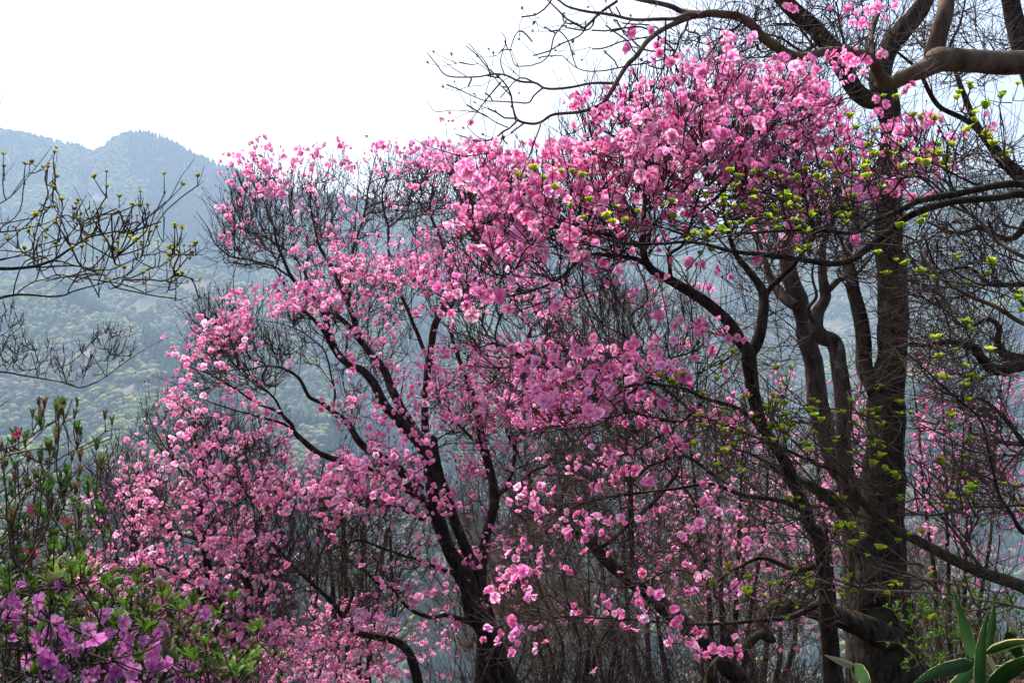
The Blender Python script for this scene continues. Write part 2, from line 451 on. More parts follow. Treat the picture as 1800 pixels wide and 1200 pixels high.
# ------------------------------------------------------------------ blossoms, buds, leaves
def petal_flower(seed, nu=4, nv=3, openness=1.0, stam=True, star=0.0, rag=.06):
    """five petals in a flared bell, axis +z, diameter about 1"""
    rg = np.random.default_rng(seed); Vs = []; Fs = []; Cs = []; off = 0
    for p in range(5):
        th = p*2*math.pi/5+rg.normal(0, .09); wd = rg.uniform(.9, 1.1); tl = rg.normal(0, .10); op = openness*rg.uniform(.8, 1.15)
        u = np.linspace(0, 1, nu+1)[:, None]; v = np.linspace(-1, 1, nv*2+1 if nu > 3 else nv)[None, :]
        rad = (.02+.50*u*op)+0*v
        wid = (.05+.34*np.sin(np.clip(u*1.0, 0, 1)*math.pi*.62)**(1+star))*wd*(1-star*.42)*(1-.38*np.clip(u-.75, 0, 1)/.25*np.abs(v)**2)
        rad = rad-.13*np.abs(v)**2.2*(u**2)
        z = .36*np.sqrt(u)+.10*(1-u)-.12*u*u*op+0*v+.05*np.sin(v*3.2+tl*9)*u+.06*np.abs(v)*u+tl*u
        x = rad; y = wid*v
        P = np.stack([x*math.cos(th)-y*math.sin(th), x*math.sin(th)+y*math.cos(th), z], -1)
        P += rg.normal(0, rag*.3, P.shape)*u[..., None]
        nn, mm = P.shape[:2]; idx = np.arange(nn*mm).reshape(nn, mm)
        Vs.append(P.reshape(-1, 3)); Fs.append(off+np.stack([idx[:-1, :-1], idx[1:, :-1], idx[1:, 1:], idx[:-1, 1:]], -1).reshape(-1, 4)); off += nn*mm
        c = np.array([.90, .52, .72])+(1-np.array([.90, .52, .72]))*np.clip(u*1.5-.1, 0, 1)[..., None]+0*P
        c = c*(1-.12*(np.abs(v[..., None]) < .2)*(u[..., None] < .8))
        Cs.append(c.reshape(-1, 3))
    if stam:
        for k in range(6):
            a = rg.uniform(0, 6.28); sp = rg.uniform(.05, .18); q = np.array([math.cos(a)*sp, math.sin(a)*sp, rg.uniform(.5, .62)])
            w_ = np.array([-math.sin(a), math.cos(a), 0])*.012
            P = np.array([w_*.8, -w_*.8, q-w_, q+w_]); P[:2, 2] = .05
            Vs.append(P); Fs.append(off+np.array([[0, 1, 2, 3]])); off += 4; Cs.append(np.tile([.75, .35, .5], (4, 1)))
    V = np.concatenate(Vs); V[:, 2] -= .05
    return V, np.concatenate(Fs), np.concatenate(Cs)
def frames(d):
    """rotation matrices whose z is d, random roll"""
    z = unit(d); a = unit(np.cross(z, rng.normal(0, 1, z.shape))); b = np.cross(z, a)
    return np.stack([a, b, z], -1)
PINK = np.array([[.98, .45, .68], [.98, .55, .74], [.98, .34, .61], [.98, .65, .79], [.98, .40, .65]])
PINKN = np.array([[.98, .40, .67], [.98, .50, .72], [.98, .30, .61], [.98, .61, .77], [.98, .35, .64]])
HI = [petal_flower(k, 4, 3, op) for k, op in enumerate([.75, .95, 1.1, .5, 1.15, .85, .62, 1.0])]
LO = [petal_flower(20+k, 2, 3, op, False) for k, op in enumerate([.8, 1.05, .5, 1.1, .7])]
def tints(n_, pal=PINK, var=.10):
    c = pal[rng.integers(0, len(pal), n_)]; c = c*(1-rng.random((n_, 1))*.3)+pal[rng.integers(0, len(pal), n_)]*rng.random((n_, 1))*.3
    return np.clip(c*rng.uniform(1-var, 1+var*.6, (n_, 1)), 0, .97)
HIM = {}
def blossoms(tr, pos, d, size, hi, individual=90, mat=None, name='blossom', pal=PINK, lib=None):
    """individual: the nearest ones are parts of their own, the rest one mesh"""
    mat = mat or M_petal; lib = lib or (HI if hi else LO); n_ = len(pos)
    T_ = tints(n_, pal); Rm = frames(d); sc = size*rng.uniform(.62, 1.15, n_)
    px = 900+F*pos[:, 0]/pos[:, 1]; py = 600-F*(pos[:, 2]-EYE)/pos[:, 1]
    vis = (px > 5) & (px < 1795) & (py > 5) & (py < 1195)
    order = np.argsort(np.where(vis, pos[:, 1], 99)+0*pos[:, 1])
    ind = order[:min(individual, int(vis.sum()))]
    rest = np.setdiff1d(np.arange(n_), ind)
    for i in ind:
        k = int(rng.integers(len(lib))); ti = int(rng.integers(8))
        key = (id(lib), k, ti)
        if key not in HIM:
            V, f, c = lib[k]
            cc = np.clip(tints(1, pal)*c, 0, .97)
            tmp = mesh_np(name, V, [f], mat, tint=cc); HIM[key] = tmp.data; bpy.data.objects.remove(tmp)
        o = link(name, HIM[key], tr.root)
        mw = np.eye(4); mw[:3, :3] = Rm[i]*sc[i]; mw[:3, 3] = pos[i]
        o.matrix_basis = Matrix(mw.tolist())
    parts = []
    for k in range(len(lib)):
        idx = rest[rng.integers(0, len(lib), len(rest)) == k] if False else rest[k::len(lib)]
        if len(idx) == 0: continue
        V, f, c = lib[k]; parts.append(scatter(V, [f], pos[idx], Rm[idx], sc[idx], T_[idx], c))
    if parts:
        V, Fs, T = join(parts); o = mesh_np('blossoms', V, Fs, mat, tr.root, tint=np.clip(T, 0, .97)); o['kind'] = 'stuff'
def cluster(pp, D3, n_lo=1, n_hi=3, r=.03):
    """centres -> several flower points each, with outward directions"""
    k = rng.integers(n_lo, n_hi+1, len(D3)); i = np.repeat(np.arange(len(D3)), k)
    off = unit(rng.normal(0, 1, (len(i), 3))*[1, 1, .7]); off[:, 1] -= .35
    off = unit(off)
    return D3[i]+off*r*rng.uniform(.5, 1.2, (len(i), 1)), unit(off+np.array([0, -.15, -.12])+rng.normal(0, .25, off.shape)), i
def budmesh(n=5, m=4):
    th = np.arange(m)*2*math.pi/m; zz = np.array([0, .35, .75, 1.0]); rr = np.array([.12, .3, .24, .02])
    V = np.concatenate([np.stack([r*np.cos(th), r*np.sin(th), 0*th+z], 1) for z, r in zip(zz, rr)])
    j = np.arange(m); j2 = (j+1) % m
    return V, np.concatenate([np.stack([a*m+j, a*m+j2, (a+1)*m+j2, (a+1)*m+j], 1) for a in range(3)])
BUD = budmesh()
def buds(tr, pos, d, size, color, name='flower_buds', var=.25):
    T_ = np.array(color)[None]*rng.uniform(1-var, 1+var, (len(pos), 1))
    V, f, T = scatter(BUD[0], [BUD[1]], pos, frames(d), size*rng.uniform(.7, 1.3, len(pos)), T_)
    o = mesh_np(name, V, f, M_bud, tr.root, tint=T); o['kind'] = 'stuff'; return o
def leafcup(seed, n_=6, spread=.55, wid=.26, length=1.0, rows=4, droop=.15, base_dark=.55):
    """whorl of n leaves opening upwards from a bud"""
    rg = np.random.default_rng(seed); Vs = []; Fs = []; Cs = []; off = 0
    for p in range(n_):
        th = p*2*math.pi/n_+rg.normal(0, .25); sp = spread*rg.uniform(.55, 1.3); Lg = length*rg.uniform(.75, 1.1)
        u = np.linspace(0, 1, rows+1)[:, None]; v = np.array([-1, 0, 1.])[None]
        wd = wid*np.sin(np.clip(u*.93+.06, 0, 1)*math.pi)**.8
        ang = sp*(.6+u*.9+droop*u*u)
        x = Lg*u*np.sin(ang)+.03; z = Lg*u*np.cos(ang)-.05*np.abs(v)*0; y = wd*v
        x = x-.35*wd*(np.abs(v))*-.4+0*v; z = z+.30*wd*np.abs(v)
        P = np.stack([x*math.cos(th)-y*math.sin(th), x*math.sin(th)+y*math.cos(th), z+0*v], -1)
        nn, mm = P.shape[:2]; idx = np.arange(nn*mm).reshape(nn, mm)
        Vs.append(P.reshape(-1, 3)); Fs.append(off+np.stack([idx[:-1, :-1], idx[1:, :-1], idx[1:, 1:], idx[:-1, 1:]], -1).reshape(-1, 4)); off += nn*mm
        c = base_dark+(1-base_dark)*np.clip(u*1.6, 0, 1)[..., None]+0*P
        Cs.append(c.reshape(-1, 3))
    return np.concatenate(Vs), np.concatenate(Fs), np.concatenate(Cs)
def leaves(tr, pos, d, size, lib, pal, name='young_leaves', mat=None, var=.2, stuff=True, parent=None):
    parts = []; n_ = len(pos); Rm = frames(d); sc = size*rng.uniform(.65, 1.25, n_)
    pal = np.array(pal); T_ = pal[rng.integers(0, len(pal), n_)]*rng.uniform(1-var, 1+var, (n_, 1)); pick = rng.integers(0, len(lib), n_)
    for k in range(len(lib)):
        i = np.where(pick == k)[0]
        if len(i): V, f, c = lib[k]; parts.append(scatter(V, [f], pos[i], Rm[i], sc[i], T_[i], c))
    V, Fs, T = join(parts); o = mesh_np(name, V, Fs, mat or M_young, tr.root, tint=T)
    if stuff: o['kind'] = 'stuff'
    return o
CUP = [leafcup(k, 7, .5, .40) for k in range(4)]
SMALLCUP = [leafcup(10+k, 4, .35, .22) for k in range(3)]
def ground_under(px, D):
    x = (px-900)/F*D; return float(x), float(D), float(ground_z(x, D))
def gbase(px, D, r, sink=.25):
    x, y, z = ground_under(px, D); return (x, y, z-sink, r)

exec_parts = []
# ================================================================== the trees
# ---- central pink tree
def flower_tree(tr, spec, k, size, hi, extra, nlo=1, nhi=3, rcl=.03, carry=.8, per=2.2, slen=.2, individual=90, bud=.25, jit=None, front=-.3, pw=1.3, red=(.30, .03, .06), pal=PINK):
    cen = cells(spec, k, pw); C3 = tr.place(cen, jit, front)
    # carrier points below and inside the blossoms, and through the bare twiggy zones
    m_ = rng.random(len(C3)) < carry
    PX = np.concatenate(tr.px); PP = np.concatenate(tr.P)
    sub = C3[m_]; jn = np.array([np.argmin(((PP-q)**2).sum(1)) for q in sub]); tgt = PP[jn]
    f = rng.uniform(.05, .3, (len(sub), 1)); car = sub*(1-f)+tgt*f-np.array([0, 0, 1])*rng.uniform(.03, .16, (len(sub), 1))
    f = rng.uniform(.35, .8, (len(sub)//2, 1)); car2 = sub[::2][:len(f)]*(1-f)+tgt[::2][:len(f)]*f-np.array([0, 0, 1])*rng.uniform(.03, .2, (len(f), 1))
    car = np.concatenate([car, car2])
    if extra: car = np.concatenate([car, tr.place(ell([(a, b, c, d, int(e*1.5)) for a, b, c, d, e in extra]), jit)])
    car = car+rng.normal(0, .02, car.shape); car[:, 1] -= front*.6
    tr.grow(car)
    p2, d2 = tr.spurs(per, slen)
    if bud:
        s_ = rng.random(len(p2)) < bud; buds(tr, p2[s_], d2[s_], size*.32, red)
    tr.attach(C3)
    fp, fd, _ = cluster(None, C3, nlo, nhi, rcl)
    blossoms(tr, fp, fd, size, hi, individual, pal=pal)
    tr.flush()

D0 = 8.0
bx = ground_under(905, D0)
tC = Tree('pink_azalea_tree', 'tall azalea with leaning dark trunk and layered pink blossom in the middle of the picture', 'flowering tree', bx, 'pink blossoming azalea trees', spread=.42)
tC.thick = .70; tC.limb([(900, 1225, 30), (877, 1167, 28), (860, 1110, 26), (833, 1067, 24), (820, 1013, 21), (800, 985, 19), (783, 950, 17), (767, 900, 17), (758, 850, 16), (752, 800, 15)], D0, D0-.1, 'trunk', 16, world=[gbase(915, D0, .15), ], rough=.14)
tC.limb([(866, 1120, 19), (850, 1060, 17), (837, 1005, 15), (817, 960, 13), (800, 917, 12), (787, 877, 12), (773, 840, 11), (765, 800, 11), (760, 770, 11)], D0+.12, D0+.25, 'trunk', 14, world=None, rough=.14)
tC.limb([(752, 810, 13), (748, 760, 10), (747, 707, 9), (752, 650, 9), (758, 612, 9), (765, 570, 9), (775, 550, 8), (793, 500, 6.5), (785, 450, 5), (773, 417, 5), (757, 373, 4), (760, 327, 3), (768, 280, 2)], D0, D0+.5)
tC.limb([(752, 810, 14), (735, 775, 14), (713, 753, 14), (695, 730, 13), (677, 713, 12), (653, 667, 11), (635, 650, 10), (617, 643, 10), (590, 617, 9), (574, 567, 8), (560, 530, 7), (535, 505, 6), (513, 487, 6), (490, 435, 4.5), (480, 397, 3.5), (462, 350, 2.5), (440, 310, 1.6)], D0-.1, D0-.6)
tC.limb([(760, 790, 13), (735, 765, 13), (715, 735, 12), (692, 690, 11), (672, 645, 10), (650, 620, 9), (636, 600, 8), (625, 570, 8), (610, 530, 7), (597, 500, 6.5), (580, 465, 6), (560, 430, 5), (553, 400, 4), (545, 350, 3), (550, 290, 2)], D0+.2, D0+.9)
tC.limb([(636, 605, 7), (618, 580, 7), (598, 558, 7), (580, 552, 6.5), (567, 540, 6), (555, 520, 5), (530, 470, 4), (505, 440, 3), (470, 420, 2.5), (420, 400, 1.8)], D0+.3, D0-.2)
tC.limb([(612, 530, 6), (617, 480, 5.5), (623, 427, 5), (640, 380, 4), (648, 330, 3), (660, 275, 2)], D0+.5, D0+1.1)
tC.limb([(756, 640, 6), (735, 590, 6), (715, 540, 5.5), (692, 490, 5), (683, 447, 4.5), (683, 400, 4), (672, 345, 3), (690, 290, 2)], D0+.2, D0+.6)
tC.limb([(770, 560, 5), (800, 530, 5), (825, 500, 4.5), (850, 470, 4), (880, 440, 3), (910, 400, 2)], D0+.1, D0-.3)
tC.limb([(513, 487, 4), (480, 468, 4), (440, 458, 3.6), (405, 450, 3.2), (380, 430, 2.6), (365, 400, 2), (345, 372, 1.3)], D0-.5, D0-.9)
tC.limb([(480, 465, 3), (500, 500, 3), (515, 530, 4), (560, 570, 6), (585, 612, 7)][::-1], D0-.3, D0-.9)
# long low limb to the left
tC.limb([(768, 900, 13), (735, 872, 11), (700, 850, 10), (660, 832, 9), (625, 818, 9), (597, 810, 9), (577, 803, 8), (560, 797, 8), (545, 785, 8), (533, 773, 7.5), (517, 758, 7), (512, 745, 6), (493, 727, 5.5), (480, 720, 4.5), (453, 710, 4), (423, 690, 3.6), (400, 673, 3), (367, 657, 2.4), (320, 640, 1.5)], D0-.1, D0-1.1)
tC.limb([(520, 762, 5), (500, 745, 4.5), (473, 737, 4), (447, 730, 3.6), (410, 720, 3), (375, 708, 2.5), (340, 690, 2), (318, 660, 1.3)], D0-.6, D0-1.1)
tC.limb([(497, 728, 4.5), (485, 705, 4), (470, 688, 3.6), (443, 667, 3.3), (423, 647, 3), (410, 617, 2.6), (400, 583, 2.2), (350, 560, 1.7), (308, 538, 1.1)], D0-.7, D0-1.4)
tC.limb([(467, 645, 3), (485, 645, 4), (500, 648, 4.5), (515, 655, 5), (527, 667, 5.5), (540, 693, 6), (552, 702, 6), (567, 710, 6.5), (580, 720, 7), (610, 743, 8), (627, 770, 9), (647, 790, 10), (690, 815, 11), (740, 862, 13)][::-1], D0-.1, D0-.5)
tC.limb([(585, 720, 4), (588, 690, 4), (580, 650, 3.5), (570, 615, 3), (540, 590, 2.5), (500, 570, 2), (440, 560, 1.4)], D0-.3, D0-.8)
tC.limb([(835, 1065, 12), (800, 1012, 7), (773, 1000, 6), (740, 985, 5.5), (713, 977, 5), (683, 967, 4.5), (633, 950, 4), (600, 960, 3), (560, 975, 2)], D0, D0-.8)
tC.limb([(845, 1110, 12), (830, 1095, 8), (787, 1080, 7), (760, 1085, 6), (733, 1077, 6), (707, 1057, 5), (690, 1035, 4.5), (667, 1027, 4), (640, 1000, 3), (610, 985, 2)], D0, D0-.9)
tC.limb([(768, 900, 8), (740, 910, 7), (700, 890, 6), (660, 880, 5), (600, 880, 4), (555, 875, 3), (520, 860, 2)], D0-.1, D0-1.2)
flower_tree(tC, """
200 700 1122
250 350 1555456776
300 350 2473332320
350 350 2313332242
400 350 13235554551
450 450 247799985
500 350 146776532200
550 300 165312442200
600 300 5552024546630
650 300 533111235662
700 300 0000046642662
750 600 3662200
800 500 27888320
850 500 69876521
900 500 3523311
950 600 233443
1000 600 1554200
1050 600 45432
1100 550 5433211
1150 550 433111
""", 3.5, .052, False, [(470, 370, 110, 70, 210), (600, 350, 90, 70, 170), (700, 330, 60, 60, 120), (770, 340, 75, 80, 190), (420, 430, 70, 40, 80), (370, 580, 60, 50, 70),
   (400, 640, 90, 60, 150), (520, 600, 70, 50, 60), (700, 480, 110, 90, 120), (660, 600, 70, 70, 50), (620, 680, 40, 60, 20), (600, 920, 90, 50, 120), (640, 1010, 90, 60, 100), (770, 930, 70, 60, 40), (560, 450, 60, 40, 50)],
   per=2.0, slen=.20, individual=100, front=-.5, pw=2.2, nlo=2, nhi=5, rcl=.055)

# ---- second stem group just right of the middle
D1 = 8.7
tE = Tree('pink_azalea_tree', 'slender azalea with pale pink blossom in flat tiers, just right of the middle tree', 'flowering tree', ground_under(852, D1), 'pink blossoming azalea trees', spread=.45)
tE.thick = .85; tE.limb([(850, 1100, 14), (845, 1010, 12), (850, 960, 11), (866, 905, 10), (870, 877, 10), (863, 833, 9), (853, 800, 9), (847, 777, 9), (840, 733, 8), (830, 690, 7), (815, 650, 6), (800, 610, 5), (790, 580, 4)], D1, D1, 'trunk', 12, world=[gbase(852, D1, .11)])
tE.limb([(872, 872, 7), (885, 862, 6), (900, 855, 6), (920, 842, 5.5), (933, 830, 5), (950, 822, 4.5), (975, 815, 4), (1010, 790, 3), (1040, 750, 2.4), (1060, 700, 2)], D1, D1+.5)
tE.limb([(885, 862, 5), (900, 830, 5), (905, 790, 5), (890, 750, 5), (900, 700, 4.5), (905, 660, 4), (920, 620, 3), (935, 580, 2)], D1, D1-.2)
tE.limb([(835, 720, 5), (860, 680, 4.5), (880, 640, 4), (870, 590, 3.5), (890, 540, 3), (930, 490, 2.2), (960, 450, 1.5)], D1, D1+.3)
tE.limb([(905, 700, 4), (950, 660, 3.5), (990, 640, 3), (1040, 600, 2.5), (1070, 540, 2), (1090, 490, 1.5)], D1, D1+.4)
tE.limb([(848, 790, 5), (820, 760, 4), (800, 740, 3.5), (780, 700, 3), (760, 680, 2)], D1, D1-.3)
flower_tree(tE, """
400 800 053
450 850 5730
500 850 046432230
550 850 1362211
600 750 26897420
650 750 6788750
700 750 558852
750 750 134333221
800 750 1323332
850 800 11333322
900 800 1322233
950 750 331111222
1000 750 2110022
1050 750 20111
""", 3.4, .052, False, [(900, 600, 120, 60, 110), (1000, 530, 110, 60, 170), (1050, 640, 80, 60, 110), (900, 780, 110, 60, 160), (960, 880, 120, 80, 150), (1050, 800, 80, 80, 120)],
  per=1.9, slen=.22, individual=60, pw=1.5, nlo=2, nhi=5, rcl=.055)

# ---- lower left pink tree
D2 = 7.6
tL = Tree('pink_azalea_tree', 'rounded azalea covered with bright pink blossom at lower left above the purple shrub', 'flowering tree', ground_under(425, D2), 'pink blossoming azalea trees', spread=.45)
tL.limb([(433, 1190, 9), (427, 1120, 9), (437, 1040, 8), (425, 1000, 7), (433, 963, 6), (453, 923, 5), (467, 897, 4), (487, 860, 3), (510, 825, 2)], D2, D2+.4, 'trunk', 12, world=[gbase(430, D2, .07)])
tL.limb([(415, 1160, 9), (403, 1100, 9), (383, 1060, 8), (367, 1010, 8), (357, 953, 7), (350, 923, 6.5), (353, 883, 6), (360, 833, 4.5), (345, 780, 3.5), (342, 730, 2)], D2, D2, 'trunk', 12, world=[gbase(420, D2, .07)])
tL.limb([(357, 955, 5), (345, 947, 4.5), (300, 930, 4), (267, 903, 3.5), (240, 883, 3), (190, 850, 2), (150, 820, 1.3)], D2, D2-.4)
tL.limb([(355, 880, 3.5), (380, 835, 3), (400, 805, 2.7), (430, 785, 2.3), (460, 760, 1.7)], D2, D2-.3)
tL.limb([(357, 890, 3.5), (330, 850, 3), (300, 800, 2.5), (270, 750, 2), (250, 715, 1.3)], D2, D2+.5)
tL.limb([(380, 1060, 5), (350, 1040, 4), (310, 1010, 4), (270, 990, 3.5), (233, 980, 3), (190, 985, 2), (150, 1000, 1.4)], D2, D2-.6)
tL.limb([(430, 1080, 4.5), (450, 1050, 4), (480, 1020, 3.5), (500, 990, 2.6), (520, 950, 2)], D2, D2-.2)
tL.limb([(400, 1100, 5), (370, 1110, 4), (330, 1105, 3), (300, 1120, 2.3)], D2, D2-.3)
tL.limb([(238, 1060, 8), (233, 1000, 8), (237, 933, 7), (232, 900, 5), (215, 870, 3.6), (200, 840, 2.4)], D2+.8, D2+.9, 'trunk', 10, world=[gbase(240, D2+.8, .07)])
flower_tree(tL, """
700 250 25543
750 200 1377661
800 200 567668600
850 150 3788878500
900 100 04775575
950 100 27897786
1000 100 77898665
1050 150 4788765
1100 250 699875
1150 250 4798643
""", 2.7, .051, False, [(300, 760, 80, 60, 90), (200, 850, 60, 50, 110), (400, 800, 90, 60, 110), (350, 900, 120, 60, 150), (460, 950, 60, 80, 120), (420, 1080, 80, 80, 120), (190, 930, 50, 40, 60)], per=2.1, slen=.2, individual=100, nlo=1, nhi=5, rcl=.05)

# ---- near pink tree on the right (forked trunk, big flowers)
D3 = 3.9
tN = Tree('pink_azalea_tree', 'nearest azalea with forked dark trunk and broad crown of large pink blossom', 'flowering tree', ground_under(1400, 4.6), 'pink blossoming azalea trees', spread=.26, rtip=.0011)
tN.limb([(1450, 1010, 12), (1425, 920, 11), (1400, 860, 10.5), (1380, 813, 10), (1357, 773, 10), (1338, 740, 10), (1325, 700, 11), (1320, 660, 12), (1317, 622, 14)], 4.4, D3, 'trunk', 14, world=[gbase(1480, 4.7, .05)])
tN.limb([(1317, 625, 12), (1300, 600, 11), (1280, 567, 10), (1260, 547, 10), (1227, 520, 9.5), (1193, 500, 9), (1160, 483, 8.5), (1140, 467, 8), (1131, 443, 7.5), (1131, 400, 6), (1134, 350, 5), (1140, 300, 4), (1150, 250, 3), (1130, 190, 2), (1120, 120, 1.4)], D3, D3-.2, sides=12)
tN.limb([(1133, 463, 6), (1115, 453, 5.5), (1100, 450, 5), (1075, 449, 5), (1050, 447, 4.5), (1033, 449, 4), (1017, 457, 4), (1003, 470, 3.6), (987, 487, 3.4), (960, 502, 3), (917, 517, 2.6), (867, 527, 2), (800, 530, 1.3)], D3-.1, D3-.5)
tN.limb([(1131, 435, 6), (1100, 420, 5.5), (1053, 413, 5), (1000, 408, 4), (960, 385, 3.5), (933, 363, 3), (883, 347, 2.2), (840, 320, 1.4)], D3-.1, D3-.5)
tN.limb([(1075, 415, 4), (1030, 400, 4), (987, 385, 3.6), (940, 340, 3), (900, 310, 2.3), (865, 270, 1.6)], D3-.2, D3-.1)
tN.limb([(1134, 400, 4), (1110, 380, 4), (1080, 340, 3.5), (1050, 290, 3), (1030, 230, 2.2), (1015, 180, 1.4)], D3-.2, D3+.2)
tN.limb([(1134, 360, 4), (1160, 320, 3.6), (1190, 270, 3.2), (1210, 200, 2.6), (1240, 130, 1.8), (1260, 70, 1.3)], D3-.1, D3)
tN.limb([(1180, 492, 5), (1178, 470, 5), (1180, 445, 4.5), (1200, 430, 4), (1213, 400, 3.6), (1230, 340, 3), (1250, 290, 2.5), (1300, 200, 1.8)], D3, D3-.2)
tN.limb([(1317, 622, 12), (1330, 605, 11), (1340, 580, 10), (1343, 535, 9), (1333, 500, 8), (1313, 473, 7), (1293, 447, 6), (1280, 400, 5), (1270, 330, 4), (1285, 260, 3), (1310, 180, 2), (1330, 110, 1.4)], D3+.05, D3+.3, sides=12)
tN.limb([(1340, 530, 7), (1355, 505, 6), (1373, 490, 6), (1397, 467, 5), (1412, 440, 5), (1427, 417, 4.5), (1420, 373, 4), (1410, 300, 3), (1400, 230, 2.2), (1420, 150, 1.4)], D3+.1, D3+.1)
tN.limb([(1270, 330, 3.5), (1300, 300, 3.2), (1340, 250, 3), (1380, 190, 2.2), (1440, 130, 1.4)], D3+.15, D3-.1)
tN.limb([(1427, 415, 4), (1460, 390, 3.5), (1500, 340, 3), (1540, 290, 2.3), (1590, 240, 1.5)], D3+.1, D3+.3)
# low sprays of the same tree, left of the trunk
tN.limb([(1370, 800, 7), (1330, 745, 5.5), (1290, 715, 5), (1240, 700, 4.5), (1190, 680, 4), (1140, 672, 4), (1083, 657, 3.5), (1040, 648, 3), (990, 640, 2.4), (930, 620, 1.6)], 4.0, 3.6)
tN.limb([(1190, 680, 3.4), (1150, 640, 3), (1110, 600, 2.6), (1060, 570, 2)], 3.8, 3.9)
tN.limb([(1420, 900, 8), (1370, 880, 6), (1310, 870, 5), (1250, 850, 4.5), (1180, 860, 4), (1100, 870, 3.5), (1040, 880, 3), (980, 900, 2)], 4.3, 4.0)
tN.limb([(1445, 990, 8), (1400, 1000, 6), (1340, 980, 5), (1290, 1000, 4), (1250, 1020, 3), (1180, 1000, 2.5), (1100, 1030, 2), (950, 1000, 1.5)], 4.4, 4.2)
tN.limb([(1455, 1050, 8), (1400, 1080, 6), (1330, 1090, 5), (1270, 1095, 4), (1180, 1095, 3), (1050, 1085, 2.4), (930, 1090, 2), (850, 1110, 1.4)], 4.5, 4.2)
tN.limb([(1240, 700, 3.6), (1200, 740, 3.2), (1150, 770, 3), (1100, 800, 2.4), (1030, 820, 1.6)], 3.95, 4.1)
flower_tree(tN, """
0 1350 10131
50 1100 22142001
100 1050 1347856541
150 1000 4557799871010
200 1000 3678999876555321
250 800 688899999986665542
300 800 799999986656655541
350 800 899986654432221100
400 800 2762552211110011
450 1000 3201110
500 750 36501002201
550 1100 1342
600 900 35665321
650 900 688852220
700 900 66653222100
750 950 111221
800 1000 244211
850 900 33322112
900 950 243111011
950 900 32110111
1000 850 240001231
1050 800 01001342
1100 800 1320001342
1150 900 0001000
""", 2.5, .0375, True, [(950, 350, 130, 50, 70), (1100, 250, 130, 110, 110), (1250, 200, 130, 120, 110), (1350, 280, 90, 130, 90), (1450, 320, 110, 70, 90), (1050, 420, 90, 40, 50), (1020, 640, 110, 40, 60), (1150, 720, 110, 60, 80), (1260, 620, 80, 60, 30), (1050, 870, 100, 50, 50), (1200, 1000, 120, 60, 70), (1250, 1110, 130, 50, 40), (950, 1080, 90, 40, 40)],
  nlo=1, nhi=3, rcl=.026, per=1.6, slen=.17, individual=100, bud=.12, pal=PINKN, carry=.75, front=-.2)

# ---- far pink trees at right and low centre
far_specs = [
 ('azalea full of small pale pink blossom between the mossy trunk and the right edge', 1680, 12.5, """
600 1600 21
650 1600 53022
700 1600 6544
750 1600 6654
800 1600 6644
850 1600 6534
900 1600 4323
950 1600 1323
1000 1650 211
""", [(1680, 800, 110, 120, 230)]),
 ('azalea with thin far blossom between the two pinkish trunks and the mossy trunk', 1500, 12.0, """
650 1450 15
700 1450 25
750 1400 254
800 1400 254
850 1400 343
900 1400 343
950 1400 442
1000 1400 320
""", [(1480, 840, 70, 120, 150)]),
 ('azalea with scattered small blossom, far behind the low sprays of the nearest azalea', 1280, 11.0, """
650 1300 12
700 1100 11132
750 1100 21043
800 1100 332333
850 1100 332333
900 1100 443444
950 1100 444444
1000 1100 233333
1050 1150 111133
1100 1350 21
""", [(1250, 860, 130, 130, 300)]),
 ('azalea with sparse pink blossom low beside the leaning trunk of the middle tree', 620, 9.6, """
950 500 1010
1000 450 110
1050 450 1255
1100 450 3566532
1150 450 3454332
""", [(600, 1080, 130, 80, 200)])]
for lab, px, D, spec, extra in far_specs:
    t_ = Tree('pink_azalea_tree', lab, 'flowering tree', ground_under(px, D), 'pink blossoming azalea trees', spread=.6, twig_m=M_twigb)
    pys = [float(l.split()[0]) for l in spec.strip().splitlines()]; top = min(pys)
    for k, dxx in enumerate([-55, -18, 22, 60]):
        b0 = gbase(px+dxx*.25, D, .055)
        t_.limb([(px+dxx*.5, 1150, 6), (px+dxx*.7, 1000+20*k, 5), (px+dxx+8*math.sin(k*3), 880+15*k, 4), (px+dxx*1.2, top+140, 3), (px+dxx*1.4, top+50, 1.6)], D, D+.6*math.sin(k*2.3), 'trunk' if k == 0 else 'branch', 8, world=[b0])
    flower_tree(t_, spec, 8.0, .054, False, extra, per=1.4, slen=.24, individual=0, bud=0, carry=.3)

# ---- big mossy trunk
DH = 6.0
tH = Tree('mossy_tree', 'tall tree with a thick dark mossy trunk that forks near the top of the picture', 'tree', ground_under(1575, DH), spread=.5, bark_m=M_moss, rtip=.0013)
tH.limb([(1578, 1215, 62), (1562, 1130, 52), (1550, 1050, 46), (1548, 980, 42), (1550, 900, 37), (1555, 800, 33), (1560, 700, 30), (1568, 600, 27), (1566, 500, 25), (1562, 400, 22), (1562, 340, 20), (1568, 250, 18), (1562, 190, 20), (1552, 150, 22)], DH, DH, 'trunk', 20, world=[gbase(1590, DH, .30)], rough=.22, k=8)
tH.limb([(1552, 165, 20), (1548, 130, 20), (1562, 85, 18), (1585, 55, 17), (1617, 17, 16), (1640, -30, 14), (1680, -120, 10), (1700, -220, 5)], DH, DH+.3, sides=14, rough=.16)
tH.limb([(1552, 170, 16), (1530, 175, 15), (1505, 157, 15), (1480, 120, 15), (1453, 73, 15), (1413, 33, 14), (1373, -5, 13), (1330, -70, 10), (1280, -170, 5)], DH, DH-.2, sides=14, rough=.16)
tH.limb([(1550, 140, 10), (1532, 100, 9), (1530, 60, 7), (1545, 10, 6), (1550, -60, 4)], DH, DH+.6)
